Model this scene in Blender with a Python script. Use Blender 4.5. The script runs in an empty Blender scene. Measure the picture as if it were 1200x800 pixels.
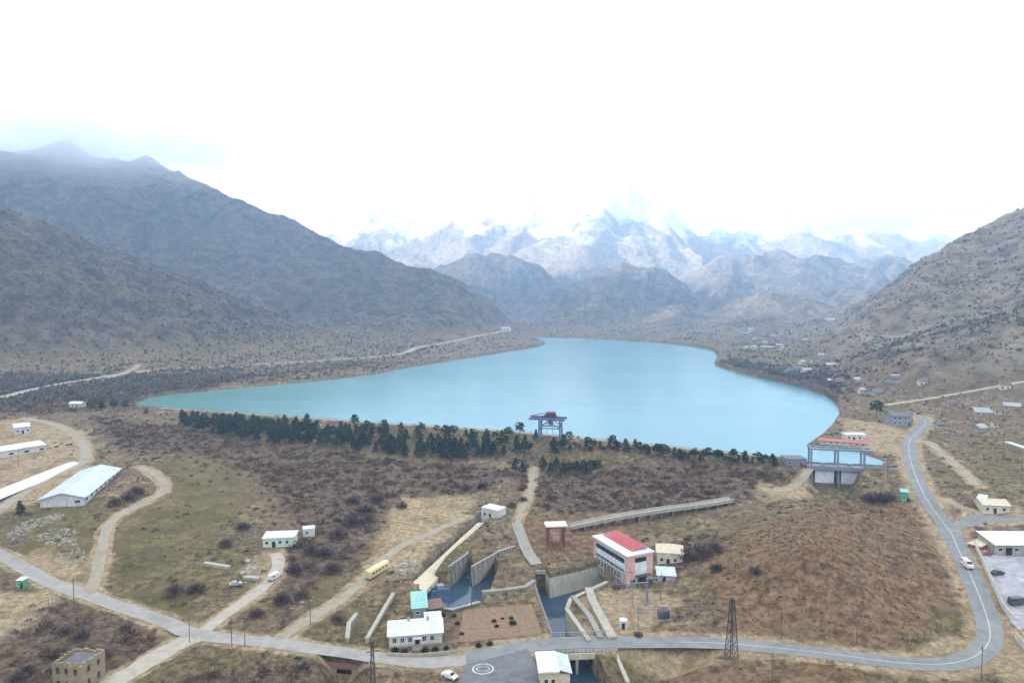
import bpy, math, random
import numpy as np
from mathutils import Vector, Matrix
random.seed(7); RNG = np.random.default_rng(7)
SC = bpy.context.scene
COL = SC.collection
R = math.radians
CAMZ = 95.0; FPX = 800.0; PITCH = math.atan(50/800.0)

# ------------------------------------------------------------------ helpers
def tag(o, label=None, cat=None, group=None, kind=None):
    if label: o['label'] = label
    if cat: o['category'] = cat
    if group: o['group'] = group
    if kind: o['kind'] = kind
    return o

def empty(name, loc, rz=0, label=None, cat=None, group=None):
    o = bpy.data.objects.new(name, None); COL.objects.link(o)
    o.location = loc; o.rotation_euler = (0, 0, rz); o.empty_display_size = .5
    return tag(o, label, cat, group)

def np_mesh(name, V, F, mat=None, parent=None, smooth=False, mats=None, midx=None):
    """V (n,3) array, F list of index tuples or (m,3)/(m,4) array"""
    me = bpy.data.meshes.new(name)
    if isinstance(F, np.ndarray):
        V = np.asarray(V, np.float32); n = F.shape[1]; m = F.shape[0]
        me.vertices.add(len(V)); me.vertices.foreach_set('co', V.ravel())
        me.loops.add(m*n); me.loops.foreach_set('vertex_index', F.astype(np.int32).ravel())
        me.polygons.add(m); me.polygons.foreach_set('loop_start', np.arange(0, m*n, n, dtype=np.int32))
        me.update(calc_edges=True); me.validate()
    else:
        me.from_pydata([tuple(v) for v in V], [], F); me.update()
    if mats:
        for mm in mats: me.materials.append(mm)
        if midx is not None: me.polygons.foreach_set('material_index', np.asarray(midx, np.int32))
    elif mat: me.materials.append(mat)
    if smooth: me.polygons.foreach_set('use_smooth', np.ones(len(me.polygons), bool))
    o = bpy.data.objects.new(name, me); COL.objects.link(o)
    if parent: o.parent = parent
    return o

class MB:
    """collects shapes, then build() links them as ONE mesh object"""
    def __init__(s): s.v = []; s.f = []
    def poly(s, pts, faces):
        k = len(s.v); s.v += [tuple(p) for p in pts]; s.f += [tuple(i+k for i in f) for f in faces]; return s
    def box(s, x0, y0, z0, x1, y1, z1):
        if x0 > x1: x0, x1 = x1, x0
        if y0 > y1: y0, y1 = y1, y0
        p = [(x0,y0,z0),(x1,y0,z0),(x1,y1,z0),(x0,y1,z0),(x0,y0,z1),(x1,y0,z1),(x1,y1,z1),(x0,y1,z1)]
        return s.poly(p, [(3,2,1,0),(4,5,6,7),(0,1,5,4),(1,2,6,5),(2,3,7,6),(3,0,4,7)])
    def cbox(s, x0, y0, z0, x1, y1, z1, c=.05):
        """box with a bevelled top edge"""
        p = [(x0,y0,z0),(x1,y0,z0),(x1,y1,z0),(x0,y1,z0),(x0,y0,z1-c),(x1,y0,z1-c),(x1,y1,z1-c),(x0,y1,z1-c),
             (x0+c,y0+c,z1),(x1-c,y0+c,z1),(x1-c,y1-c,z1),(x0+c,y1-c,z1)]
        return s.poly(p, [(3,2,1,0),(8,9,10,11)] + [(a,b,b+4,a+4) for a,b in ((0,1),(1,2),(2,3),(3,0),(4,5),(5,6),(6,7),(7,4))])
    def bar(s, a, b, r=.1, n=4, r2=None):
        a = Vector(a); b = Vector(b); d = b-a
        if d.length < 1e-6: return s
        d.normalize(); u = d.orthogonal().normalized() if abs(d.z) < .99 else Vector((1,0,0)); w = d.cross(u); u = w.cross(d).normalized()
        r2 = r if r2 is None else r2; p = []
        for c, rr in ((a, r), (b, r2)):
            for k in range(n):
                t = 2*math.pi*(k+.5)/n; p.append(c + u*rr*math.cos(t) + w*rr*math.sin(t))
        return s.poly(p, [tuple(range(n))[::-1], tuple(range(n, 2*n))] + [(k, (k+1) % n, n+(k+1) % n, n+k) for k in range(n)])
    def prism(s, prof, y0, y1):
        """profile in x-z swept along y"""
        n = len(prof); p = [(x, y0, z) for x, z in prof] + [(x, y1, z) for x, z in prof]
        return s.poly(p, [tuple(range(n)), tuple(range(n, 2*n))[::-1]] + [(k, n+k, n+(k+1) % n, (k+1) % n) for k in range(n)])
    def ext(s, foot, z0, z1):
        """plan polygon extruded upwards"""
        n = len(foot); p = [(x, y, z0) for x, y in foot] + [(x, y, z1) for x, y in foot]
        return s.poly(p, [tuple(range(n))[::-1], tuple(range(n, 2*n))] + [(k, (k+1) % n, n+(k+1) % n, n+k) for k in range(n)])
    def blob(s, c, r, seed=0, sub=2, j=.2, sz=1.0):
        import bmesh
        bm = bmesh.new(); bmesh.ops.create_icosphere(bm, subdivisions=sub, radius=1); rr = random.Random(seed)
        k = len(s.v)
        for v in bm.verts:
            q = v.co*(r*(1+rr.uniform(-j, j))); s.v.append((c[0]+q.x, c[1]+q.y, c[2]+q.z*sz))
        s.f += [tuple(v.index+k for v in f.verts) for f in bm.faces]; bm.free(); return s
    def build(s, name, mat, parent=None, smooth=False):
        return np_mesh(name, s.v, s.f, mat, parent, smooth)

def kids(o): return [c for c in list(o.children)]
def copy_tree(o, parent=None):
    c = o.copy(); COL.objects.link(c); c.parent = parent
    for ch in kids(o): copy_tree(ch, c)
    return c

# ------------------------------------------------------------------ materials
MATS = {}
def mat(name, col, rough=.85, var=.25, scale=1.5, bump=.0, metal=0, spec=.3, var2=None, scale2=.15):
    """procedural: base colour broken by two noises (wear and stains)"""
    if name in MATS: return MATS[name]
    m = bpy.data.materials.new(name); m.use_nodes = True; nt = m.node_tree; N = nt.nodes; L = nt.links
    b = N['Principled BSDF']; b.inputs['Roughness'].default_value = rough; b.inputs['Metallic'].default_value = metal
    b.inputs['Specular IOR Level'].default_value = spec
    tc = N.new('ShaderNodeTexCoord'); geo = N.new('ShaderNodeNewGeometry')
    n1 = N.new('ShaderNodeTexNoise'); n1.inputs['Scale'].default_value = scale; n1.inputs['Detail'].default_value = 6
    n2 = N.new('ShaderNodeTexNoise'); n2.inputs['Scale'].default_value = scale2; n2.inputs['Detail'].default_value = 3
    sv = N.new('ShaderNodeMapping'); sv.inputs['Scale'].default_value = (1, 1, .18 if rough > .9 and 'concrete' in name else 1); L.new(geo.outputs['Position'], sv.inputs[0]); L.new(sv.outputs[0], n1.inputs['Vector']); L.new(geo.outputs['Position'], n2.inputs['Vector'])
    r1 = N.new('ShaderNodeValToRGB'); e = r1.color_ramp.elements
    lo = [c*(1-var) for c in col]; hi = [min(1, c*(1+var)) for c in col]
    e[0].position = .3; e[0].color = (*lo, 1); e[1].position = .7; e[1].color = (*hi, 1)
    L.new(n1.outputs['Fac'], r1.inputs['Fac'])
    mx = N.new('ShaderNodeMixRGB'); mx.blend_type = 'MIX'
    c2 = var2 or [c*.72 for c in col]
    mx.inputs['Color2'].default_value = (*c2, 1); L.new(r1.outputs['Color'], mx.inputs['Color1'])
    mr = N.new('ShaderNodeMapRange'); mr.inputs[1].default_value = .5; mr.inputs[2].default_value = .75; mr.inputs[4].default_value = .7
    L.new(n2.outputs['Fac'], mr.inputs[0]); L.new(mr.outputs[0], mx.inputs['Fac'])
    L.new(mx.outputs['Color'], b.inputs['Base Color'])
    if bump:
        bp = N.new('ShaderNodeBump'); bp.inputs['Strength'].default_value = bump; bp.inputs['Distance'].default_value = .1
        L.new(n1.outputs['Fac'], bp.inputs['Height']); L.new(bp.outputs['Normal'], b.inputs['Normal'])
    MATS[name] = m; return m

# ------------------------------------------------------------------ camera rays: picture point -> world
def ray(px, py):
    px = np.asarray(px, float); py = np.asarray(py, float)
    x = (px-600)/FPX; v = -(py-400)/FPX
    c, s = math.cos(PITCH), math.sin(PITCH)
    return np.stack([x, c + v*s, -s + v*c], -1)        # not normalised, forward part ~1
def at_z(px, py, z):
    d = ray(px, py); t = (z-CAMZ)/d[..., 2]
    return np.stack([d[..., 0]*t, d[..., 1]*t, np.zeros_like(t)+z], -1)
def at_d(px, py, D):
    d = ray(px, py); t = np.asarray(D, float)/d[..., 1]
    return np.stack([d[..., 0]*t, d[..., 1]*t, CAMZ + d[..., 2]*t], -1)

# ------------------------------------------------------------------ numpy noise
_perm = np.random.default_rng(3).permutation(4096)
_ga = np.random.default_rng(5).uniform(0, 2*np.pi, 4096); _gx = np.cos(_ga); _gy = np.sin(_ga)
def pnoise(x, y):
    xi = np.floor(x).astype(np.int64); yi = np.floor(y).astype(np.int64); fx = x-xi; fy = y-yi
    u = fx*fx*fx*(fx*(fx*6-15)+10); v = fy*fy*fy*(fy*(fy*6-15)+10)
    def g(a, b, dx, dy):
        h = _perm[(_perm[a & 4095] + b) & 4095]; return _gx[h]*dx + _gy[h]*dy
    n00 = g(xi, yi, fx, fy); n10 = g(xi+1, yi, fx-1, fy); n01 = g(xi, yi+1, fx, fy-1); n11 = g(xi+1, yi+1, fx-1, fy-1)
    return 1.5*((n00*(1-u)+n10*u)*(1-v) + (n01*(1-u)+n11*u)*v)
def fbm(x, y, o=4, g=.5):
    a = 1; s = 0; t = 0
    for k in range(o): s = s + a*pnoise(x*2**k+17.3*k, y*2**k-9.1*k); t += a; a *= g
    return s/t
def ridged(x, y, o=4, g=.5):
    a = 1; s = 0; t = 0
    for k in range(o): s = s + a*(1-2*np.abs(pnoise(x*2**k+31.7*k, y*2**k+11.9*k))); t += a; a *= g
    return s/t
def sstep(a, b, x):
    t = np.clip((x-a)/(b-a), 0, 1); return t*t*(3-2*t)

def poly_sd(X, Y, P):
    """signed distance to a closed polygon, negative inside"""
    P = np.asarray(P, float)[:, :2]; d2 = np.full(X.shape, 1e18); ins = np.zeros(X.shape, bool); n = len(P)
    for i in range(n):
        ax, ay = P[i]; bx, by = P[(i+1) % n]; ex, ey = bx-ax, by-ay
        wx, wy = X-ax, Y-ay; t = np.clip((wx*ex+wy*ey)/(ex*ex+ey*ey+1e-12), 0, 1)
        d2 = np.minimum(d2, (wx-ex*t)**2 + (wy-ey*t)**2)
        c = ((ay > Y) != (by > Y)) & (X < (bx-ax)*(Y-ay)/((by-ay) if by != ay else 1e-12)+ax)
        ins ^= c
    d = np.sqrt(d2); return np.where(ins, -d, d)
def line_dt(X, Y, P):
    """distance to a polyline and the interpolated third value at the nearest point"""
    P = np.asarray(P, float); d2 = np.full(X.shape, 1e18); z = np.zeros(X.shape)
    for i in range(len(P)-1):
        ax, ay, az = P[i]; bx, by, bz = P[i+1]; ex, ey = bx-ax, by-ay
        wx, wy = X-ax, Y-ay; t = np.clip((wx*ex+wy*ey)/(ex*ex+ey*ey+1e-12), 0, 1)
        q = (wx-ex*t)**2 + (wy-ey*t)**2; m = q < d2
        d2 = np.where(m, q, d2); z = np.where(m, az+(bz-az)*t, z)
    return np.sqrt(d2), z
def spline(P, n=8):
    """Catmull-Rom through the points"""
    P = np.asarray(P, float); Q = np.vstack([2*P[0]-P[1], P, 2*P[-1]-P[-2]]); out = []
    for i in range(1, len(Q)-2):
        p0, p1, p2, p3 = Q[i-1:i+3]
        for t in np.linspace(0, 1, n, endpoint=False):
            out.append(.5*((2*p1)+(-p0+p2)*t+(2*p0-5*p1+4*p2-p3)*t*t+(-p0+3*p1-3*p2+p3)*t**3))
    out.append(P[-1]); return np.array(out)
# ================================================================== terrain shape
LAKEZ = 14.0
# known heights (picture point, height above the river road)
CTRL = [(0,790,1),(90,790,-2),(0,650,4),(100,690,3),(215,740,1),(400,765,0),(600,755,0),(700,755,0),(850,757,1),(1000,775,2),(1140,770,3),
 (1150,700,4),(1110,620,7),(1070,540,11),(1065,510,14),(1085,490,16),(950,640,18),(880,640,11),(1010,602,17),(1075,640,11),(1080,720,5),(880,700,5),(960,720,5),
 (800,680,2),(760,690,0),(720,690,0),(600,690,0),(430,700,1),(350,700,2),(300,640,5),(180,620,8),(100,600,10),(40,600,10),(20,560,12),(100,560,12),
 (60,510,14),(150,520,13),(250,550,10),(400,560,6),(500,570,5),(600,600,3),(600,560,5),(700,560,6),(800,560,8),(900,560,11),(965,585,7),(930,590,9),
 (760,610,5),(850,610,8),(1030,570,10),(1150,590,12),(1190,560,17),(1190,480,25),(1130,520,18),(1050,470,17),(1180,640,6),(1190,780,4),
 (600,950,-3),(200,950,-3),(1000,950,2),(-400,700,8),(1500,700,15),(0,460,19),(200,450,17),(400,430,17),(590,388,17),(700,394,16),(900,430,19),(1000,440,24),(1100,440,32),(1200,430,40),
 (300,700,2),(450,760,0),(640,650,3),(560,640,3)]
_C = np.array(CTRL, float); _cp = at_z(_C[:,0], _C[:,1], _C[:,2])
_K = np.sqrt(((_cp[:,None,:2]-_cp[None,:,:2])**2).sum(-1)+1.0); _n = len(_K)
_A = np.zeros((_n+1,_n+1)); _A[:_n,:_n] = _K + np.eye(_n)*-3.0*0; _A[_n,:_n] = 1; _A[:_n,_n] = 1
_w = np.linalg.solve(_A, np.append(_cp[:,2], 0))
def base_h(X, Y):
    s = np.full(X.shape, _w[-1])
    for i in range(_n): s = s + _w[i]*np.sqrt((X-_cp[i,0])**2+(Y-_cp[i,1])**2+1.0)
    return np.clip(s, -4, 45)

# the reservoir outline, traced at water level; the near side is the dam
SHORE_L = [(150,477),(172,466),(205,461),(255,457),(300,452.5),(350,448),(400,443),(440,438),(468,432),(500,427),(540,420),(575,415),(600,411),(625,407),(638,403)]
SHORE_F = [(628,399.5),(606,397.2),(588,395.2),(596,394.2),(620,394.8),(640,395.2),(680,396),(720,398),(760,400.5),(800,404),(835,410),(842,416),(838,427),(856,434),(880,440),(915,448),(945,455),(968,463),(982,473),(984,484),(976,497),(962,510),(946,521)]
SHORE_R = [(990,524),(1036,540)]
DAM = [(1034,546),(985,544),(940,541.5),(920,540),(890,537),(860,533.5),(800,528),(740,522),(680,516),(620,510),(520,503),(430,497),(330,490),(250,484),(190,480)]
_lk = SHORE_L + SHORE_F + SHORE_R + DAM
LAKE = at_z([p[0] for p in _lk], [p[1] for p in _lk], LAKEZ)
DAMW = at_z([p[0] for p in DAM[3:]]+[150], [p[1] for p in DAM[3:]]+[477], LAKEZ)
DAML = DAMW.copy(); DAML[:,1] -= 4.5; DAML[:,2] = 16.2                 # crest line

RIDGES = {  # (px, py, depth) of the crest, base width factor, shape power
 'front_left': ([(-700,90,900),(-300,175,950),(0,258,1000),(60,280,1020),(130,307,1050),(200,331,1080),(270,355,1120),(350,382,1150),(420,401,1160),(480,411,1170)], 430, 1.15),
 'back_left': ([(-260,158,1900),(-100,180,1900),(50,192,1900),(150,197,1900),(232,208,1900),(290,238,1850),(340,262,1800),(400,294,1750),(455,317,1700),(500,329,1600),(530,341,1560),(560,361,1540),(583,384,1520)], 620, 1.2),
 'knob': ([(455,345,1500),(490,352,1500),(520,365,1480),(545,385,1460)], 150, 1.2),
 'dark_hill': ([(380,352,2700),(440,335,2700),(475,322,2700),(510,309,2700),(560,304,2700),(605,311,2700),(640,326,2700),(665,347,2650),(710,375,2600)], 420, 1.1),
 'mid_hill': ([(600,388,2150),(640,352,2250),(690,328,2300),(728,313,2350),(770,323,2350),(800,342,2300),(840,375,2250)], 520, 1.2),
 'mid_spur': ([(728,315,2350),(735,345,2050),(742,383,1800)], 190, 1.2),
 'mid_spur_b': ([(690,328,2300),(668,352,2080),(655,385,1850)], 160, 1.2),
 'right_mid': ([(740,350,2700),(790,330,2800),(835,316,2850),(870,308,2850),(920,311,2850),(970,322,2850),(1010,318,2850),(1045,308,2850),(1085,322,2850),(1150,335,2850),(1300,300,2850)], 700, 1.2),
 'right_spur': ([(860,312,2850),(850,345,2350),(835,383,1850)], 260, 1.2),
 'right_spur_b': ([(1040,312,2850),(1000,345,2300),(960,375,1850)], 300, 1.2),
 'right_hill': ([(1500,165,850),(1350,200,900),(1200,250,1000),(1180,263,1020),(1150,285,1050),(1110,304,1080),(1075,325,1120),(1040,346,1150),(1000,370,1180),(965,390,1200),(930,407,1200)], 560, 1.0),
 'right_lower': ([(1320,330,600),(1230,365,700),(1150,396,820),(1080,412,930),(1010,424,1020)], 300, 1.0),
 'foot_a': ([(700,350,2000),(684,378,1650),(662,390,1500)], 260, 1.1),
 'foot_b': ([(790,358,2000),(798,382,1650),(812,396,1470)], 260, 1.1),
 'foot_c': ([(905,358,1950),(892,380,1620),(872,396,1400)], 280, 1.1),
 'foot_d': ([(985,362,1700),(955,388,1400)], 280, 1.1),
 'far_range': ([(200,300,5600),(330,274,5600),(395,268,5600),(440,264,5500),(500,270,5500),(545,264,5400),(600,256,5300),(650,250,5200),(690,243,5100),(733,238,5100),(775,258,5100),(822,299,5100)], 1500, 1.1),
 'far_spur': ([(722,240,5080),(706,262,4650),(692,292,4250),(668,318,3950),(640,338,3700)], 780, 1.0),
 'far_spur_d': ([(745,241,5080),(775,272,4700),(800,300,4400),(822,318,4200)], 420, 1.0),
 'far_spur_e': ([(775,258,5150),(815,292,4800),(850,316,4500)], 360, 1.0),
 'far_spur_f': ([(850,281,5500),(880,300,5000),(905,318,4600)], 420, 1.0),
 'far_spur_b': ([(545,264,5350),(520,286,4900),(495,312,4500),(480,335,4200)], 560, 1.0),
 'far_spur_c': ([(640,251,5200),(618,272,4800),(596,300,4400),(580,325,4100)], 620, 1.0),
 'far_spur_g': ([(440,264,5500),(425,290,5000),(410,315,4600)], 500, 1.0),
 'far_right': ([(780,300,5600),(830,290,5600),(850,281,5600),(890,268,5600),(930,285,5600),(990,290,5600),(1060,281,5600),(1110,266,5600),(1160,262,5600),(1300,240,5600),(1600,220,5600)], 1500, 1.1),
}
RW = {}
for k, (p, w, q) in RIDGES.items():
    a_ = np.array(p, float); fr = k.startswith('far_'); a_[:,2] *= .74 if fr else 1; RW[k] = (at_d(*a_.T), w*(.8 if fr else 1), q)
# the same range goes on to the left of and behind the viewpoint
for _k in [q for q in RW if q.startswith('far_')]: RW[_k][0][:,2] *= 1.07
RW['west_range'] = (np.array([(-2700,2500,820),(-2400,1700,640),(-2050,950,860),(-1850,200,1020),(-1700,-300,950),(-1450,-900,700),(-1000,-1600,400)], float), 960, 1.15)
RW['south_range'] = (np.array([(1700,-700,260),(900,-1500,300),(-100,-1900,350),(-1000,-1600,400)], float), 700, 1.15)
RW['east_range'] = (np.array([(1063,850,290),(1500,200,330),(1700,-700,260)], float), 620, 1.15)

def mount_h(X, Y):
    D = np.sqrt(X*X+Y*Y)
    amp = np.clip(D/1000, .4, 4)
    wx = X + 60*amp*fbm(X/(330*amp.clip(1,4)), Y/(330*amp.clip(1,4)), 3); wy = Y + 60*amp*fbm(X/(330*amp.clip(1,4))+50, Y/(330*amp.clip(1,4))+50, 3)
    h = np.full(X.shape, -1e3)
    for k, (P, W, q) in RW.items():
        pad = W*1.3
        m = (X > P[:,0].min()-pad) & (X < P[:,0].max()+pad) & (Y > P[:,1].min()-pad) & (Y < P[:,1].max()+pad)
        if not m.any(): continue
        d0, z = line_dt(wx[m], wy[m], P); d1, z1 = line_dt(X[m], Y[m], P)
        f = sstep(W*.02, W*.25, d1); d = d1*(1-f)+d0*f; z = z1*(1-f)+z*f
        w = W*(.55+.45*np.clip(z/np.max(P[:,2]), 0, 1)); rr_ = W*.07; d = np.sqrt(d*d+rr_*rr_)-rr_
        s = np.clip(1-d/w, 0, 1)
        hh = z*s**q
        hm = h[m]; kk = 12.0
        h[m] = np.where(hh > 0, np.maximum(hm, hh) + kk*np.exp(-np.abs(hm-hh)/kk)*.25*(hm > 0), hm)
    return np.maximum(h, 0)

def H0(X, Y):
    X = np.asarray(X, float); Y = np.asarray(Y, float); D = np.sqrt(X*X+Y*Y)
    b = base_h(X, Y); far = sstep(1100, 1700, D); b = b*(1-far)+20*far
    m = mount_h(X, Y)
    # gullies cut down the slopes
    g1 = ridged(X/170, Y/170, 4, .55); g2 = ridged(X/520+3, Y/520+7, 3, .55); g3 = ridged(X/1500+1, Y/1500+5, 4, .55)
    slope = sstep(5, 90, m)
    crest = 1-.55*sstep(.0, 1, np.clip((m-300)/400, 0, 1))*0
    m2 = m + slope*((g1-.25)*12*sstep(300,900,D) + (g2-.25)*(30*sstep(700,1500,D)+34*sstep(1500,2300,D)) + (g3-.2)*34*sstep(2800,3400,D)+(ridged(X/260+8, Y/260+2, 4, .55)-.25)*26*sstep(1400,2000,D)+(ridged(X/420+2, Y/420+6, 4, .6)-.2)*18*sstep(2800,3400,D))*crest
    m2 = np.maximum(m2, 0)
    h = np.maximum(b, m2+4*(m2 > 0)) ; k = 8.0
    h = h + k*np.exp(-np.abs(b-(m2+4))/k)*.4*(m2 > .5)
    # rolling small relief
    h = h + .9*fbm(X/38, Y/38, 4)*sstep(130, 260, D) + 2.0*fbm(X/120+9, Y/120, 3)*sstep(450, 800, D)
    # the reservoir
    sd = poly_sd(X, Y, LAKE)
    bed = LAKEZ - np.minimum(-sd*.35, 9) - .25
    sh = LAKEZ + .5 + np.clip(sd, 0, 60)*.14
    near = sstep(70, 0, sd)
    h = np.where(sd < 0, bed, np.where(sd < 60, np.maximum(h*(1-near)+np.maximum(sh, np.minimum(h, sh+4))*near, np.where(sd < 26, np.minimum(LAKEZ+.4+sd*.1, LAKEZ+3), -99)), h))
    # earth dam: crest and grassy downstream face
    dd, _ = line_dt(X, Y, DAML)
    side = sstep(-1, 1, sd)                    # outside the water only
    dam = 16.2 - np.clip(dd-3.5, 0, None)*.42
    north = (sd > 0) & (dd < 60)
    gb = base_h(X, Y) + .9*fbm(X/38, Y/38, 4)
    dn = np.where(north & (Y < np.interp(X, DAML[::-1,0], DAML[::-1,1])+6) & (X < DAML[0,0]+2), 1, 0)
    h = np.where(dn == 1, np.maximum(np.minimum(gb, 14.5), dam), h)
    h = np.where((sd < 0) & (dd < 8), np.maximum(h, 16.2-np.clip(dd-3.5, 0, None)*2.2), h)
    return h

def trace_fn(Hf):
    def tr(px, py, off=0):
        d = ray(px, py); t = np.concatenate([np.arange(90, 700, .7), np.geomspace(700, 9000, 1200)])/d[1]
        x, y, z = d[0]*t, d[1]*t, CAMZ+d[2]*t
        below = np.nonzero(z < Hf(x, y))[0]
        i = below[0] if len(below) else len(t)-1
        if i > 0:
            t0, t1 = t[i-1], t[i]; tt = np.linspace(t0, t1, 24); zz = CAMZ+d[2]*tt
            b = np.nonzero(zz < Hf(d[0]*tt, d[1]*tt))[0]; t_ = tt[b[0]] if len(b) else t1
        else: t_ = t[i]
        x, y = d[0]*t_, d[1]*t_
        return Vector((x, y, float(Hf(np.array([x]), np.array([y]))[0])+off))
    return tr
T0 = trace_fn(H0)
# ================================================================== roads and paths (picture points of their centre lines)
ROADS = [ # name, width, kind, points
 ('road', 6.2, 'asphalt', [(546,771),(575,765),(610,758),(660,754),(750,752.5),(830,753),(900,758),(980,767),(1050,776),(1105,778),(1140,770),(1157,755),(1160,738),(1152,710),(1138,675),(1124,645),(1112,622),(1098,604),(1083,580),(1071,552),(1065,528),(1068,513),(1079,503),(1085,495),(1078,488)]),
 ('side_road', 6.0, 'asphalt', [(1108,628),(1118,618),(1140,611.5),(1165,609),(1200,608),(1260,606)]),
 ('old_road', 5.2, 'concrete', [(-60,626),(0,650),(60,682),(130,707),(190,727),(232,744),(300,751),(400,764),(450,771),(500,776),(546,773)]),
 ('gravel_track', 6.5, 'pale', [(232,746),(205,757),(170,778),(120,806),(60,840)]),
 ('dirt_track', 3.6, 'dirt', [(104,697),(112,675),(120,640),(126,618),(142,602),(170,589),(191,576),(190,563),(176,552),(162,546)]),
 ('dirt_track', 4.2, 'pale', [(240,738),(268,717),(300,694),(320,676),(326,660),(322,646)]),
 ('dirt_track', 3.8, 'dirt', [(330,747),(365,724),(400,702),(424,682),(440,664),(470,640),(510,622),(545,606)]),
 ('dirt_track', 2.2, 'dirt', [(626,548),(621,575),(612,597),(605,616)]),
 ('shed_road', 5.0, 'dirt', [(-60,632),(0,596),(50,563),(95,543),(100,528),(88,510),(62,497),(30,490)]),
 ('shore_road', 7.0, 'pale', [(-40,474),(0,466),(40,456),(80,448),(110,443.5),(150,437),(200,432),(280,428),(400,421),(468,415),(490,407),(530,400),(562,393),(590,388)]),
 ('shore_track', 4.0, 'dirt', [(60,454),(110,447),(140,439),(158,431),(162,427)]),
 ('shore_track', 4.0, 'dirt', [(-20,443),(40,442),(80,440),(110,437)]),
 ('hill_road', 5.0, 'pale', [(1082,486),(1075,480),(1040,474),(1060,471),(1100,465),(1150,456),(1200,447),(1260,440)][2:]),
 ('dirt_track', 3.6, 'dirt', [(1070,517),(1088,518),(1100,528),(1122,547),(1146,569)]),
 ('dirt_track', 4.5, 'dirt', [(1066,512),(1045,510),(1015,511),(1000,505)]),
 ('dirt_track', 3.0, 'dirt', [(1108,585),(1128,594),(1152,603)]),
 ('dirt_track', 4.0, 'dirt', [(905,576),(930,571),(950,566)]),
]
def road_world(pts):
    W = np.array([tuple(T0(x, y)) for x, y in pts])
    S = spline(W, 10)
    z = S[:,2].copy()
    for _ in range(6): z[1:-1] = .25*z[:-2]+.5*z[1:-1]+.25*z[2:]
    S[:,2] = z
    return S
RD = [(n, w, k, road_world(p)) for n, w, k, p in ROADS]

# river channel below the weir: bed polygons are carved to these levels  (world x, y)
WATZ = -6.0
def wz(pts, z): return at_z([p[0] for p in pts], [p[1] for p in pts], z)
def wz3(P, z): q = np.array([at_z(a, b, c) for a, b, c in P]); q[:,2] = z; return q
CH_MAIN = wz3([(627,686,0),(628,690,-6),(638.5,690,-6),(644,698,-6),(672,691,-6),(707,682,-6),(710,684,0),(668,703,0),(664,715,0),(690,752,0),(707,785,0),(722,812,0),(735,850,0),(678,850,0),(668,812,0),(659,785,0),(650,752,0)], WATZ)
CH_LEFT = wz3([(499,713,0),(488,704,-2),(500,690,-4),(527,690,-4.6),(551,669,-4.6),(554,689,-4.6),(576,671,-4.6),(583,674,-2),(568,699,0),(562,707,0),(535,716,0)], -4.0)
CH_CANAL = wz([(578,603),(582,606),(556,634),(520,664),(497,692),(486,690),(512,660),(548,630)], -1.5)
PITS = [(CH_MAIN, WATZ-1.2, .25), (CH_LEFT, -5.0, .5), (CH_CANAL, -2.5, 1.0)]
# gully left of the river below the old road bridge, and the spillway basin below the gates
GUL = wz([(385,774),(420,777),(425,830),(380,830)], -3)
RAV = wz([(735,772),(800,768),(830,775),(790,800),(800,830),(735,830)], -2)
SPB = np.array([tuple(w) for w in at_z([946,1006,1004,948],[549,552,592,590],8)])
SPIN = at_z([944,985,1034,1036,990,946],[541,543,545,540,524,521], LAKEZ)
EXTRA_PITS = [(GUL, -7, 5), (RAV, -6, 9), (SPB, 6, 4)]
# level yards
PADS = []   # (polygon, z, feather)

def make_H():
    boxes = []
    for n, w, k, S in RD:
        pad = w/2+9
        boxes.append((S[:,0].min()-pad, S[:,0].max()+pad, S[:,1].min()-pad, S[:,1].max()+pad))
    def H(X, Y):
        X = np.asarray(X, float); Y = np.asarray(Y, float); sh = X.shape; X = X.ravel(); Y = Y.ravel()
        h = H0(X, Y)
        for (n, w, k, S), (a, b, c, d) in zip(RD, boxes):
            m = (X > a) & (X < b) & (Y > c) & (Y < d)
            if not m.any(): continue
            dd, z = line_dt(X[m], Y[m], S[::2] if len(S) > 40 else S)
            f = sstep(w/2+8, w/2+.8, dd); h[m] = h[m]*(1-f)+z*f
        for P, z, fe in EXTRA_PITS:
            m = (np.abs(X-P[:,0].mean()) < 60) & (np.abs(Y-P[:,1].mean()) < 60)
            if m.any():
                sd = poly_sd(X[m], Y[m], P); f = sstep(fe*.6, -fe, sd)
                h[m] = np.minimum(h[m], h[m]*(1-f)+z*f)
        for P, z, fe in PADS:
            m = (np.abs(X-P[:,0].mean()) < 80) & (np.abs(Y-P[:,1].mean()) < 80)
            if m.any():
                f = sstep(fe, 0, poly_sd(X[m], Y[m], P)); h[m] = h[m]*(1-f)+z*f
        for P, z, fe in PITS:
            m = (np.abs(X-P[:,0].mean()) < 80) & (np.abs(Y-P[:,1].mean()) < 90)
            if m.any():
                sd = poly_sd(X[m], Y[m], P); f = sstep(fe, 0, sd); h[m] = np.minimum(h[m], h[m]*(1-f)+z*f)
        return h.reshape(sh)
    return H
H = make_H()
TR = trace_fn(H)
def hz(x, y): return float(H(np.array([x], float), np.array([y], float))[0])

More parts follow.
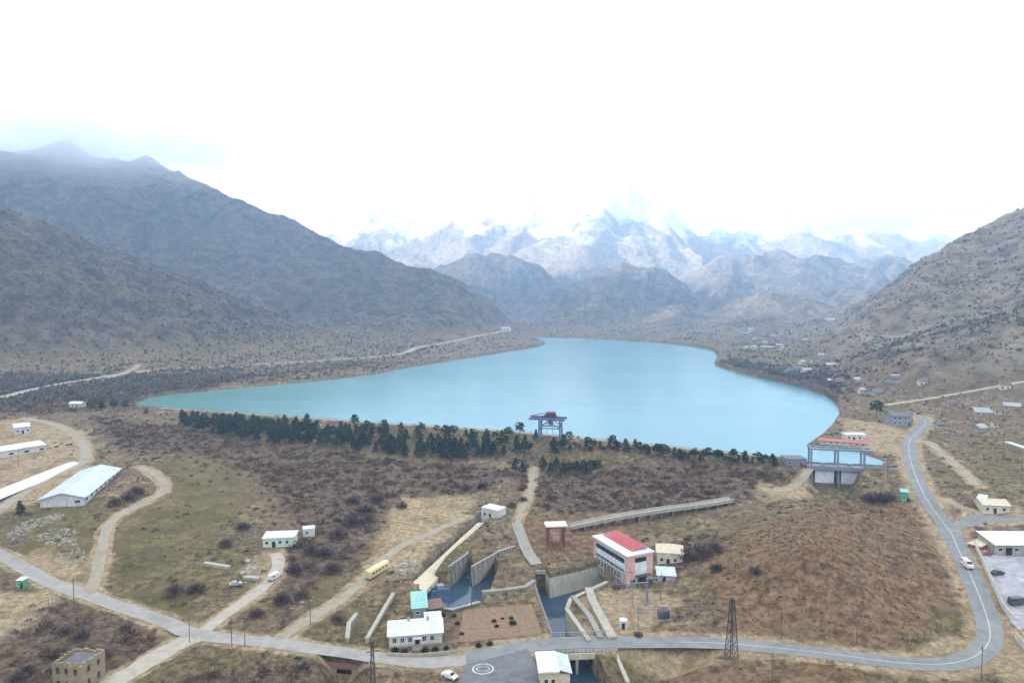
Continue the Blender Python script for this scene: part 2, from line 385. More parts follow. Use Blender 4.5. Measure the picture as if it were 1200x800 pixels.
def tpoly(pts): return np.array([tuple(T0(x, y)) for x, y in pts])
COVER = {  # land cover as it grows: 0 grass, 1 bare pale earth, 2 thicket, 3 rusty weeds
 0: [[(168,548),(225,532),(285,545),(292,585),(262,615),(215,650),(140,690),(122,650),(132,612),(195,582)],
     [(20,618),(60,592),(115,596),(116,640),(108,685),(60,672),(30,650)], [(430,640),(455,606),(505,600),(480,640),(440,660)],
     [(600,1640),(601,1635),(600,1668),(605,1680)], [(125,664),(165,656),(200,644),(240,621),(268,594),(283,566),(292,566),(276,602),(248,632),(205,655),(165,668),(125,674)], [(360,690),(395,672),(398,690),(360,712)], [(150,694),(215,676),(225,720),(170,715)]],
 1: [[(452,602),(472,584),(560,580),(545,612),(470,680),(405,702),(432,660)], [(560,790),(400,770),(480,782),(560,800)],
     [(20,490),(105,505),(110,545),(60,585),(0,600),(-60,620),(-60,500)], [(960,772),(1050,768),(1112,745),(1150,752),(1130,790),(1040,792)],
     [(1160,770),(1175,730),(1230,740),(1230,820),(1165,790)], [(670,690),(760,690),(800,700),(760,748),(690,748)],
     [(985,490),(1060,500),(1062,540),(1000,528)], [(1120,690),(1150,640),(1110,600),(1085,560),(1060,560),(1090,620),(1118,690)],
     [(715,757),(830,758),(850,775),(740,772)], [(285,655),(325,640),(340,675),(310,690)], [(1140,600),(1200,585),(1200,605)], [(-40,700),(62,690),(64,704),(22,742),(-40,770)], [(20,652),(60,640),(110,660),(90,690)],
     [(880,565),(960,560),(950,585),(900,585)]],
 2: [[(110,488),(200,500),(330,520),(480,540),(600,548),(580,575),(470,585),(440,620),(400,650),(345,610),(300,560),(220,530),(140,530)],
     [(600,540),(900,545),(930,560),(820,600),(640,600),(600,570)], [(0,745),(60,705),(160,730),(210,750),(130,790),(0,830)],
     [(770,640),(830,622),(850,645),(790,672)], [(330,640),(400,600),(430,640),(380,690),(330,740)], [(1000,600),(1060,560),(1050,600)],
     [(200,790),(380,770),(400,810),(200,830)], [(0,440),(200,440),(300,440),(160,475),(0,485)], [(840,425),(985,470),(1000,440),(860,420)]],
 3: [[(1075,592),(1115,715),(1050,762),(860,742),(820,665),(905,610),(1000,585)], [(538,714),(624,707),(640,748),(534,758)], [(600,605),(760,600),(760,620),(640,660)], [(780,780),(1000,775),(1020,810),(780,810)]],
}
# ================================================================== ground sheet
def cover_at(x, y):
    C = np.zeros((len(x), 4), np.float32); road = np.zeros(len(x), np.float32)
    wob = 5*fbm(x/14, y/14, 3); wobf = wob*np.clip(np.hypot(x, y)/250, .7, 4)
    for k, polys in COVERW.items():
        for W in polys:
            pad = 60
            m = (x > W[:,0].min()-pad) & (x < W[:,0].max()+pad) & (y > W[:,1].min()-pad) & (y < W[:,1].max()+pad)
            if not m.any(): continue
            sd = poly_sd(x[m], y[m], W)+wobf[m]; fe = 5*np.clip(np.hypot(x[m], y[m])/250, .7, 3)
            C[m, k] = np.maximum(C[m, k], sstep(fe, -fe, sd))
    # worn pale verge beside the roads
    for n, w, kd, S in RD:
        pad = 14; m = (x > S[:,0].min()-pad) & (x < S[:,0].max()+pad) & (y > S[:,1].min()-pad) & (y < S[:,1].max()+pad)
        if not m.any(): continue
        dd, _ = line_dt(x[m], y[m], S); g = sstep(w/2+(5.5 if kd == 'asphalt' else 3.2)+.6*wob[m], w/2+.5, dd)
        C[m, 1] = np.maximum(C[m, 1], g); C[m, 0] *= 1-g; C[m, 2] *= 1-g; C[m, 3] *= 1-g
        road[m] = np.maximum(road[m], (dd < w/2+.8))
    return C, road
COVERW = {k: [tpoly(P) for P in v] for k, v in COVER.items()}
def build_ground():
    az = np.radians(np.concatenate([np.arange(-180, -44, 4.0), np.arange(-44, -40, .5), np.linspace(-40, 40, 1050), np.arange(40.5, 44, .5), np.arange(44, 180, 4.0)]))
    rr = np.concatenate([np.geomspace(2, 125, 40, endpoint=False), np.arange(125, 330, .62), 330+np.cumsum(np.linspace(.65, 3.2, 190)), ])
    rr = np.concatenate([rr, np.geomspace(rr[-1]*1.004, 9500, 420)])
    A, Rr = np.meshgrid(az, rr); X = Rr*np.sin(A); Y = Rr*np.cos(A)
    Z = H(X, Y)
    nr, na = X.shape
    i = np.arange(nr-1)[:,None]*na; j = np.arange(na); j2 = (j+1) % na
    F = np.stack([i+j, i+j2, i+na+j2, i+na+j], -1).reshape(-1, 4)
    V = np.stack([X, Y, Z], -1).reshape(-1, 3)
    V = np.vstack([V, [[0, 0, float(H(np.array([0.]), np.array([0.]))[0])]]]); c = len(V)-1
    o = np_mesh('ground', V, F, None, smooth=True)
    tag(o, kind='structure')
    me = o.data
    C = cover_at(V[:,0], V[:,1])[0]
    a = me.color_attributes.new('cover', 'FLOAT_COLOR', 'POINT'); a.data.foreach_set('color', C.ravel())
    return o
GROUND = build_ground()

def ground_mat():
    m = bpy.data.materials.new('ground'); m.use_nodes = True; nt = m.node_tree; N = nt.nodes; L = nt.links
    b = N['Principled BSDF']; b.inputs['Roughness'].default_value = .95; b.inputs['Specular IOR Level'].default_value = .08
    geo = N.new('ShaderNodeNewGeometry'); at = N.new('ShaderNodeAttribute'); at.attribute_name = 'cover'
    sp = N.new('ShaderNodeSeparateColor'); L.new(at.outputs['Color'], sp.inputs[0])
    pos = N.new('ShaderNodeSeparateXYZ'); L.new(geo.outputs['Position'], pos.inputs[0])
    def noise(scale, det=6, rough=.6, dist=0, stretch=None):
        n = N.new('ShaderNodeTexNoise'); n.inputs['Scale'].default_value = scale; n.inputs['Detail'].default_value = det; n.inputs['Roughness'].default_value = rough; n.inputs['Distortion'].default_value = dist
        if stretch:
            mp = N.new('ShaderNodeMapping'); mp.inputs['Scale'].default_value = stretch; L.new(geo.outputs['Position'], mp.inputs[0]); L.new(mp.outputs[0], n.inputs['Vector'])
        else: L.new(geo.outputs['Position'], n.inputs['Vector'])
        return n.outputs['Fac']
    def mrange(v, a, b2, c=0., d=1.):
        r = N.new('ShaderNodeMapRange'); r.inputs[1].default_value = a; r.inputs[2].default_value = b2; r.inputs[3].default_value = c; r.inputs[4].default_value = d; L.new(v, r.inputs[0]); return r.outputs[0]
    def math_(op, a, b2):
        n = N.new('ShaderNodeMath'); n.operation = op; n.use_clamp = False
        for i, v in enumerate((a, b2)):
            if isinstance(v, (int, float)): n.inputs[i].default_value = v
            else: L.new(v, n.inputs[i])
        return n.outputs[0]
    def mix(f, a, b2):
        n = N.new('ShaderNodeMixRGB')
        if isinstance(f, (int, float)): n.inputs[0].default_value = f
        else: L.new(f, n.inputs[0])
        for i, v in ((1, a), (2, b2)):
            if isinstance(v, tuple): n.inputs[i].default_value = (*v, 1)
            else: L.new(v, n.inputs[i])
        return n.outputs[0]
    def ramp(v, stops):
        r = N.new('ShaderNodeValToRGB'); e = r.color_ramp.elements
        while len(e) < len(stops): e.new(.5)
        for q, (p, c) in zip(e, stops): q.position = p; q.color = (*c, 1)
        L.new(v, r.inputs[0]); return r.outputs[0]
    fine = noise(.55, 8, .7); med = noise(.09, 7, .65, .6); big = noise(.016, 6, .6, .4); tuft = noise(.34, 8, .82, .3)
    # winter scrub: straw, brown earth, grey twigs
    base = ramp(tuft, [(.40, (.062,.045,.034)), (.47, (.130,.100,.070)), (.53, (.215,.172,.115)), (.60, (.34,.282,.195))])
    base = mix(mrange(med, .42, .62), base, ramp(fine, [(.42, (.070,.052,.044)), (.58, (.19,.148,.115))]))
    base = mix(mrange(big, .48, .58, 0, .6), base, ramp(tuft, [(.42, (.060,.058,.026)), (.58, (.17,.15,.075))]))
    grass = ramp(med, [(.38, (.070,.072,.026)), (.5, (.130,.122,.050)), (.6, (.20,.165,.09))]); grass = mix(mrange(tuft, .48, .56, 0, .85), grass, (.105,.078,.055)); grass = mix(mrange(fine, .56, .64, 0, .6), grass, (.26,.22,.15))
    tan = ramp(fine, [(.36, (.20,.155,.105)), (.5, (.32,.26,.18)), (.62, (.46,.385,.28))]); tan = mix(mrange(med, .5, .6, 0, .75), tan, (.19,.15,.095))
    thick = ramp(tuft, [(.40, (.045,.033,.030)), (.5, (.098,.072,.062)), (.58, (.17,.128,.105))])
    rust = ramp(tuft, [(.40, (.082,.052,.036)), (.5, (.162,.104,.068)), (.58, (.26,.178,.118))]); rust = mix(mrange(fine, .53, .6, 0, .5), rust, (.115,.10,.055)); rust = mix(mrange(med, .54, .62, 0, .4), rust, (.22,.18,.125))
    def edge(ch, lo=.25, hi=.75):   # ragged edge between covers
        return mrange(math_('ADD', sp.outputs[ch], math_('MULTIPLY', math_('SUBTRACT', tuft, .5), 1.1)), lo, hi)
    c = mix(math_('MULTIPLY', edge(2), .85), base, thick)
    al = N.new('ShaderNodeSeparateColor')
    c = mix(math_('MULTIPLY', mrange(at.outputs['Alpha'], .2, .8), .85), c, rust)
    c = mix(math_('MULTIPLY', edge(0), .85), c, grass)
    c = mix(math_('MULTIPLY', edge(1, .3, .8), .9), c, tan)
    # wooded / rocky mountain sides, by steepness and height
    dist = N.new('ShaderNodeVectorMath'); dist.operation = 'LENGTH'; L.new(geo.outputs['Position'], dist.inputs[0])
    nz = N.new('ShaderNodeSeparateXYZ'); L.new(geo.outputs['Normal'], nz.inputs[0])
    mnoise = noise(.011, 9, .72, .5); mfine = noise(.05, 8, .75)
    gul = noise(.02, 7, .7, .8, (1, 1, .25))
    wood = ramp(mfine, [(.40, (.052,.044,.037)), (.5, (.105,.088,.070)), (.6, (.190,.160,.122))])
    wood = mix(mrange(mnoise, .46, .62, 0, .75), wood, ramp(mfine, [(.35, (.11,.098,.075)), (.65, (.21,.19,.157))]))
    wood = mix(mrange(gul, .5, .62, 0, .6), wood, (.055,.048,.043))
    wood = mix(mrange(math_('ADD', pos.outputs['Z'], math_('MULTIPLY', math_('SUBTRACT', mnoise, .5), 500)), 330, 430), wood, ramp(mfine, [(.38, (.24,.19,.13)), (.6, (.40,.33,.24))]))
    left_shade = mrange(math_('ADD', pos.outputs['X'], math_('MULTIPLY', math_('SUBTRACT', mnoise, .5), 500)), 40, -220)  # left slopes: their deep shade painted in as a darker woodland tone
    wood = mix(math_('MULTIPLY', left_shade, .6), wood, ramp(mfine, [(.40, (.040,.033,.028)), (.5, (.082,.066,.053)), (.6, (.135,.108,.083))]))
    wood = mix(math_('MULTIPLY', mrange(pos.outputs['X'], 250, 480), math_('MULTIPLY', mrange(pos.outputs['Y'], 1500, 1250), .75)), wood, ramp(mfine, [(.40, (.13,.112,.096)), (.5, (.235,.205,.175)), (.6, (.33,.29,.25))]))
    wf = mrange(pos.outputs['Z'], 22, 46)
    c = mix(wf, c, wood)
    steep = mrange(nz.outputs['Z'], .55, .3); wetc = ramp(tuft, [(.42, (.13,.12,.105)), (.58, (.30,.275,.235))]); c = mix(math_('MULTIPLY', steep, math_('SUBTRACT', 1.0, mrange(pos.outputs['Z'], 3, 6))), c, wetc)
    # the high range behind: pale rock, straw slopes and snow
    far = mrange(pos.outputs['Y'], 2780, 3000)
    rock = ramp(mfine, [(.38, (.15,.12,.09)), (.5, (.23,.185,.14)), (.62, (.32,.265,.205))])
    snowf = mrange(math_('ADD', pos.outputs['Z'], math_('MULTIPLY', math_('SUBTRACT', noise(.004, 8, .7, .3), .5), 800)), 400, 520)
    rock = mix(snowf, rock, (.62,.63,.65))
    c = mix(far, c, rock)
    warm = N.new('ShaderNodeMixRGB'); warm.blend_type = 'MULTIPLY'; warm.inputs[0].default_value = 1; warm.inputs[2].default_value = (1.0,.925,.795,1); L.new(c, warm.inputs[1]); c = mix(far, warm.outputs[0], c)
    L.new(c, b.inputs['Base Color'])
    bp = N.new('ShaderNodeBump'); bp.inputs['Strength'].default_value = 1; bp.inputs['Distance'].default_value = .9; L.new(tuft, bp.inputs['Height'])
    bp2 = N.new('ShaderNodeBump'); bp2.inputs['Strength'].default_value = .9; L.new(mrange(pos.outputs['Z'], 30, 80, 0, 1), bp2.inputs['Strength']); bp2.inputs['Distance'].default_value = 7; L.new(mfine, bp2.inputs['Height']); L.new(bp.outputs[0], bp2.inputs['Normal'])
    L.new(bp2.outputs[0], b.inputs['Normal'])
    return m
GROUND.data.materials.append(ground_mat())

# ------------------------------------------------------------------ water
def water_mat(name, col, rough, scale, bump, left_tint=0):
    m = bpy.data.materials.new(name); m.use_nodes = True; nt = m.node_tree; N = nt.nodes; L = nt.links
    b = N['Principled BSDF']; b.inputs['Roughness'].default_value = rough; b.inputs['IOR'].default_value = 1.33
    geo = N.new('ShaderNodeNewGeometry')
    n = N.new('ShaderNodeTexNoise'); n.inputs['Scale'].default_value = scale; n.inputs['Detail'].default_value = 5
    n2 = N.new('ShaderNodeTexNoise'); n2.inputs['Scale'].default_value = .006; n2.inputs['Detail'].default_value = 3
    L.new(geo.outputs['Position'], n.inputs['Vector']); L.new(geo.outputs['Position'], n2.inputs['Vector'])
    r = N.new('ShaderNodeValToRGB'); e = r.color_ramp.elements; e[0].position = .35; e[1].position = .65
    e[0].color = (*[c*.9 for c in col], 1); e[1].color = (*[c*1.1 for c in col], 1)
    L.new(n2.outputs['Fac'], r.inputs[0]); px_ = N.new('ShaderNodeSeparateXYZ'); L.new(geo.outputs['Position'], px_.inputs[0]); sl_ = N.new('ShaderNodeMapRange'); sl_.inputs[1].default_value = -40; sl_.inputs[2].default_value = -330; sl_.inputs[4].default_value = left_tint; L.new(px_.outputs[0], sl_.inputs[0]); mx_ = N.new('ShaderNodeMixRGB'); mx_.inputs[2].default_value = (.075,.20,.165,1); L.new(sl_.outputs[0], mx_.inputs[0]); L.new(r.outputs[0], mx_.inputs[1]); L.new(mx_.outputs[0], b.inputs['Base Color'])  # base colour turns greener towards the left end of the lake
    st = N.new('ShaderNodeTexNoise'); st.inputs['Scale'].default_value = .02; st.inputs['Detail'].default_value = 6; sm = N.new('ShaderNodeMapping'); sm.inputs['Scale'].default_value = (.35, 1.6, 1); sm.inputs['Rotation'].default_value = (0, 0, .5); L.new(geo.outputs['Position'], sm.inputs[0]); L.new(sm.outputs[0], st.inputs['Vector'])
    rr_ = N.new('ShaderNodeMapRange'); rr_.inputs[1].default_value = .42; rr_.inputs[2].default_value = .6; rr_.inputs[3].default_value = rough*.95; rr_.inputs[4].default_value = rough*1.06; L.new(st.outputs['Fac'], rr_.inputs[0]); L.new(rr_.outputs[0], b.inputs['Roughness'])
    bp = N.new('ShaderNodeBump'); bp.inputs['Strength'].default_value = bump; bp.inputs['Distance'].default_value = .1
    L.new(n.outputs['Fac'], bp.inputs['Height']); L.new(bp.outputs[0], b.inputs['Normal'])
    return m
lk = LAKE.copy(); ctr = lk.mean(0)
P = lk.copy()
P[:,:2] += (P[:,:2]-ctr[:2])/np.linalg.norm(P[:,:2]-ctr[:2], axis=1)[:,None]*2.0
w = MB(); w.poly(P, [tuple(range(len(P)))])
tag(w.build('lake_water', water_mat('lake_water', (.070,.205,.235), .2, .35, .3, 1.0)), kind='structure')
WM2 = water_mat('river_water', (.03,.055,.085), .08, .6, .15)
for nm, Pz, z in (('river_water', CH_MAIN, WATZ), ('river_water', CH_LEFT, -4.0), ('canal_water', CH_CANAL, -1.6)):
    q = Pz.copy(); c0 = q.mean(0); w = MB(); w.poly([(x, y, z) for x, y, _ in q], [tuple(range(len(q)))])
    tag(w.build(nm, WM2), kind='structure')

# ------------------------------------------------------------------ road surfaces
def road_mat(name, lo, hi, patch):
    m = mat(name, tuple((a+b)/2 for a, b in zip(lo, hi)), .92, .15, .45, .2, var2=patch, scale2=.12); return m
RM = {'asphalt': road_mat('asphalt', (.14,.145,.145), (.195,.20,.195), (.245,.23,.205)), 'concrete': road_mat('old_asphalt', (.23,.215,.19), (.31,.29,.255), (.185,.17,.145)),
      'pale': road_mat('pale_gravel', (.28,.25,.20), (.38,.34,.275), (.26,.215,.16)), 'dirt': road_mat('dirt', (.22,.185,.135), (.32,.275,.205), (.18,.145,.10))}
def ribbon(name, S, w, m, lift, off=0., wob=.0, n=7):
    S = np.asarray(S); t = np.gradient(S[:,:2], axis=0); t /= np.linalg.norm(t, axis=1)[:,None]+1e-9; nn = np.stack([-t[:,1], t[:,0]], 1)
    u = np.linspace(-.5, .5, n); V = []
    e = 1+wob*fbm(S[:,0]/7, S[:,1]/7, 2); e2 = 1+wob*fbm(S[:,0]/7+40, S[:,1]/7, 2)
    for k in u:
        ww = np.where(k < 0, e, e2)*w*k+off
        x = S[:,0]+nn[:,0]*ww; y = S[:,1]+nn[:,1]*ww
        V.append(np.stack([x, y, np.maximum(H(x, y), S[:,2]-.0)+lift], 1))
    V = np.stack(V, 1); a, b = V.shape[:2]
    i = np.arange(a-1)[:,None]*b; j = np.arange(b-1)
    F = np.stack([i+j, i+b+j, i+b+j+1, i+j+1], -1).reshape(-1, 4)[:, ::-1]
    return np_mesh(name, V.reshape(-1, 3), F, m, smooth=True)
def dense(S, step=2.0):
    d = np.concatenate([[0], np.cumsum(np.linalg.norm(np.diff(S[:,:2], axis=0), axis=1))]); t = np.arange(0, d[-1], step)
    return np.stack([np.interp(t, d, S[:,k]) for k in range(3)], 1)
for i, (n, w, k, S) in enumerate(RD):
    tag(ribbon(n, dense(S), w, RM[k], .06+.012*i*.3+.02*(k == 'asphalt'), wob={'asphalt': .03, 'concrete': .12}.get(k, .35)), kind='structure')
# ================================================================== tools for buildings
BLD = []; NOBUSH = []      # footprints kept clear of scrub
M = dict(
 faded_red=('faded_red_sheet', (.36,.13,.11), .8), vill_tan=('weathered_render', (.38,.33,.26), .9), vill_grey=('weathered_sheet', (.33,.33,.33), .8),
 white=('white_paint', (.54,.53,.50), .7), cream=('cream_render', (.58,.52,.41), .85), pink=('pink_render', (.62,.36,.30), .85), paleblue=('pale_panel', (.62,.66,.70), .6),
 glass=('dark_glass', (.03,.035,.042), .15), dark=('dark_opening', (.018,.018,.02), .9), red=('red_sheet', (.42,.075,.085), .6), rust=('rusty_red', (.2,.07,.055), .8),
 concrete=('concrete', (.25,.23,.195), .92), conc_lt=('pale_concrete', (.33,.305,.25), .92), conc_dk=('stained_concrete', (.16,.15,.135), .95), stone=('ruin_stone', (.27,.21,.14), .95),
 sheet=('pale_roof_sheet', (.44,.49,.53), .5), sheet_w=('white_roof_sheet', (.56,.57,.57), .5), grey=('grey_paint', (.24,.25,.27), .7), steel=('painted_steel', (.19,.22,.27), .55), blue=('blue_steel', (.10,.15,.28), .6),
 iron=('dark_iron', (.07,.055,.05), .7), teal=('teal_sheet', (.22,.42,.38), .6), green=('green_paint', (.08,.32,.17), .6), yellow=('faded_yellow', (.58,.48,.27), .7), tan=('tan_roof', (.52,.44,.32), .85),
 tile=('brown_tiles', (.16,.10,.08), .85), slate=('grey_slate', (.13,.13,.135), .8), wood=('pole_wood', (.14,.11,.085), .9), tyre=('tyre_rubber', (.02,.02,.02), .9), brick=('brick', (.30,.15,.10), .9), lilac=('lilac_paint', (.38,.34,.42), .8), mint=('mint_render', (.50,.60,.50), .85))
M = {k: mat(n, c, r, .2, 1.2, .15 if r > .8 else 0, var2={'sheet': (.33,.33,.32), 'sheet_w': (.45,.42,.37), 'conc_lt': (.22,.20,.165), 'concrete': (.15,.14,.12), 'red': (.36,.20,.17)}.get(k)) for k, (n, c, r) in M.items()}

def xf(mb, fn):
    mb.v = [tuple(fn(*p)) for p in mb.v]; return mb
def frame(A, B):
    a = TR(*A); b = TR(*B); d = b-a; z = min(a.z, b.z)
    return Vector((a.x, a.y, z)), math.atan2(d.y, d.x), math.hypot(d.x, d.y)
def clear(loc, rz, L, D, pad=1.0):
    n = max(1, int(max(L, D)/3)); c, s = math.cos(rz), math.sin(rz)
    P = [(-pad,-pad),(L+pad,-pad),(L+pad,D+pad),(-pad,D+pad)]
    NOBUSH.append(np.array([(loc.x+x*c-y*s, loc.y+x*s+y*c) for x, y in P]))
def facemap(face, L, D):
    return {'f': lambda u, n, z: (u, -n, z), 'b': lambda u, n, z: (L-u, D+n, z), 'l': lambda u, n, z: (-n, D-u, z), 'r': lambda u, n, z: (L+n, u, z)}[face]
def window(parent, face, u, z, w, h, L, D, fm=None, mull=0, name='window', sill=True, pm=None):
    """frame standing 5 cm proud of the wall, pane 2 cm proud, a sill below"""
    fm = fm or M['white']; t = min(.12, w*.15); f = facemap(face, L, D); b = MB()
    b.box(u, -.02, z, u+t, .06, z+h); b.box(u+w-t, -.02, z, u+w, .06, z+h); b.box(u+t, -.02, z, u+w-t, .06, z+t); b.box(u+t, -.02, z+h-t, u+w-t, .06, z+h)
    for k in range(mull): x = u+t+(w-2*t)*(k+1)/(mull+1); b.box(x-.05, -.02, z+t, x+.05, .05, z+h-t)
    if sill and name == 'window': b.box(u-.08, .0, z-.1, u+w+.08, .16, z-.005)
    o = xf(b, f).build(name, fm, parent)
    p = MB(); p.box(u+t, -.03, z+t, u+w-t, .02, z+h-t); xf(p, f).build('pane' if name == 'window' else 'leaf', pm or M['glass'], o)
    return o
def gable_roof(L, D, h, rise, ov=.5, th=.18, axis='x'):
    b = MB()
    if axis == 'x':
        pr = [(-ov, h-rise*ov/(D/2)), (D/2, h+rise), (D+ov, h-rise*ov/(D/2)), (D+ov, h-rise*ov/(D/2)+th), (D/2, h+rise+th), (-ov, h-rise*ov/(D/2)+th)]
        n = 6; P = [(-ov, y, z) for y, z in pr]+[(L+ov, y, z) for y, z in pr]
    else:
        pr = [(-ov, h-rise*ov/(L/2)), (L/2, h+rise), (L+ov, h-rise*ov/(L/2)), (L+ov, h-rise*ov/(L/2)+th), (L/2, h+rise+th), (-ov, h-rise*ov/(L/2)+th)]
        n = 6; P = [(x, D+ov, z) for x, z in pr]+[(x, -ov, z) for x, z in pr]
    b.poly(P, [(0,1,4,5),(1,2,3,4),(6,11,10,7),(7,10,9,8)]+[(k, 6+k, 6+(k+1) % 6, (k+1) % 6) for k in range(6)])
    return b
def gable_walls(L, D, h, rise, axis='x', base=-1.5):
    b = MB()
    if axis == 'x':
        P = [(0,0,base),(L,0,base),(L,D,base),(0,D,base),(0,0,h),(L,0,h),(L,D,h),(0,D,h),(0,D/2,h+rise),(L,D/2,h+rise)]
        b.poly(P, [(0,1,5,4),(2,3,7,6),(1,2,6,9,5),(3,0,4,8,7),(4,5,9,8),(6,7,8,9)])
    else:
        P = [(0,0,base),(L,0,base),(L,D,base),(0,D,base),(0,0,h),(L,0,h),(L,D,h),(0,D,h),(L/2,0,h+rise),(L/2,D,h+rise)]
        b.poly(P, [(0,1,5,8,4),(2,3,7,9,6),(1,2,6,5),(3,0,4,7),(4,8,9,7),(8,5,6,9)])
    return b
def house(name, label, cat, A, B, D, h, roof='gable', rise=1.2, wall='white', rf='sheet', wins=(), doors=(), axis='x', group=None, ov=.5, L=None, chimney=False):
    loc, rz, L0 = frame(A, B); L = L or L0
    e = empty(name, loc, rz, label, cat, group); clear(loc, rz, L, D)
    if roof == 'gable':
        gable_walls(L, D, h, rise, axis).build('wall', M[wall], e); r = gable_roof(L, D, h+.01, rise, ov, axis=axis).build('roof', M[rf], e)
    elif roof == 'flat':
        b = MB(); b.box(0, 0, -1.5, L, D, h); b.build('wall', M[wall], e)
        b = MB(); b.cbox(-ov, -ov, h+.003, L+ov, D+ov, h+.3, .06); r = b.build('roof', M[rf], e)
    elif roof == 'shed':
        b = MB(); b.poly([(0,0,-1.5),(L,0,-1.5),(L,D,-1.5),(0,D,-1.5),(0,0,h),(L,0,h),(L,D,h+rise),(0,D,h+rise)], [(3,2,1,0),(4,5,6,7),(0,1,5,4),(1,2,6,5),(2,3,7,6),(3,0,4,7)]); b.build('wall', M[wall], e)
        s = rise/D; b = MB(); z0 = h+.01-s*ov; z1 = h+.01+rise+s*ov
        b.poly([(-ov,-ov,z0),(L+ov,-ov,z0),(L+ov,D+ov,z1),(-ov,D+ov,z1),(-ov,-ov,z0+.16),(L+ov,-ov,z0+.16),(L+ov,D+ov,z1+.16),(-ov,D+ov,z1+.16)], [(3,2,1,0),(4,5,6,7),(0,1,5,4),(1,2,6,5),(2,3,7,6),(3,0,4,7)]); r = b.build('roof', M[rf], e)
    elif roof == 'hip':
        b = MB(); b.box(0, 0, -1.5, L, D, h); b.build('wall', M[wall], e)
        b = MB(); i = min(L, D)*.45
        if L >= D: rr = [(i, D/2), (L-i, D/2)]; F = [(0,1,5,4),(1,2,5),(2,3,4,5),(3,0,4),(3,2,1,0)]
        else: rr = [(L/2, i), (L/2, D-i)]; F = [(0,1,4),(1,2,5,4),(2,3,5),(3,0,4,5),(3,2,1,0)]
        b.poly([(-ov,-ov,h+.003),(L+ov,-ov,h+.003),(L+ov,D+ov,h+.003),(-ov,D+ov,h+.003)]+[(x, y, h+rise) for x, y in rr], F); r = b.build('roof', M[rf], e)
    if chimney: b = MB(); b.box(L*.3, D*.5, h+.3, L*.3+.6, D*.5+.6, h+rise+.9); b.build('chimney', M['brick'], r)
    for w in wins: window(e, w[0], w[1], w[2], w[3], w[4], L, D)
    for w in doors: window(e, w[0], w[1], w[2], w[3], w[4], L, D, name='door', fm=M['iron'], pm=M['dark'])
    return e, L
def wall_ribbon(mb, P, th, z0, z1, closed=False):
    """a wall of thickness th along world/plan points P; z0, z1 numbers or per-point lists"""
    P = [Vector((p[0], p[1])) for p in P]; n = len(P); z0 = z0 if hasattr(z0, '__len__') else [z0]*n; z1 = z1 if hasattr(z1, '__len__') else [z1]*n
    L_, R_ = [], []
    for i in range(n):
        if closed: t = (P[(i+1) % n]-P[i-1])
        else: t = P[min(i+1, n-1)]-P[max(i-1, 0)]
        t.normalize(); nn = Vector((-t.y, t.x))*th/2; L_.append(P[i]+nn); R_.append(P[i]-nn)
    pts = []
    for i in range(n): pts += [(R_[i].x, R_[i].y, z0[i]), (L_[i].x, L_[i].y, z0[i]), (L_[i].x, L_[i].y, z1[i]), (R_[i].x, R_[i].y, z1[i])]
    F = []
    for i in range(n if closed else n-1):
        a, b = 4*i, 4*((i+1) % n)
        F += [(a, b, b+3, a+3), (a+3, b+3, b+2, a+2), (a+2, b+2, b+1, a+1), (a+1, b+1, b, a)]
    if not closed: F += [(0, 3, 2, 1), (4*n-4, 4*n-3, 4*n-2, 4*n-1)]
    return mb.poly(pts, F)
def w2(p, z): q = at_z(p[0], p[1], z); return Vector((q[0], q[1], z))
def bush_template(n, rng, flat=.8, wd=.16, leafy=0):
    """twigs spreading from the root through a dome; unit size"""
    T = []
    for k in range(n):
        a = rng.uniform(0, 2*np.pi); u = rng.uniform(.05, 1)**.7; r = rng.uniform(.6, 1)
        tip = np.array([np.cos(a)*np.sin(u*1.45)*r, np.sin(a)*np.sin(u*1.45)*r, np.cos(u*1.45)*r*flat])
        st = tip*rng.uniform(0, .55) + rng.normal(0, .06, 3); st[2] = abs(st[2])
        side = np.cross(tip-st, rng.normal(0, 1, 3)); side /= np.linalg.norm(side)+1e-9
        w = wd*rng.uniform(.5, 1.2)
        T.append([st, tip+side*w, tip-side*w*.6])
    return np.array(T)
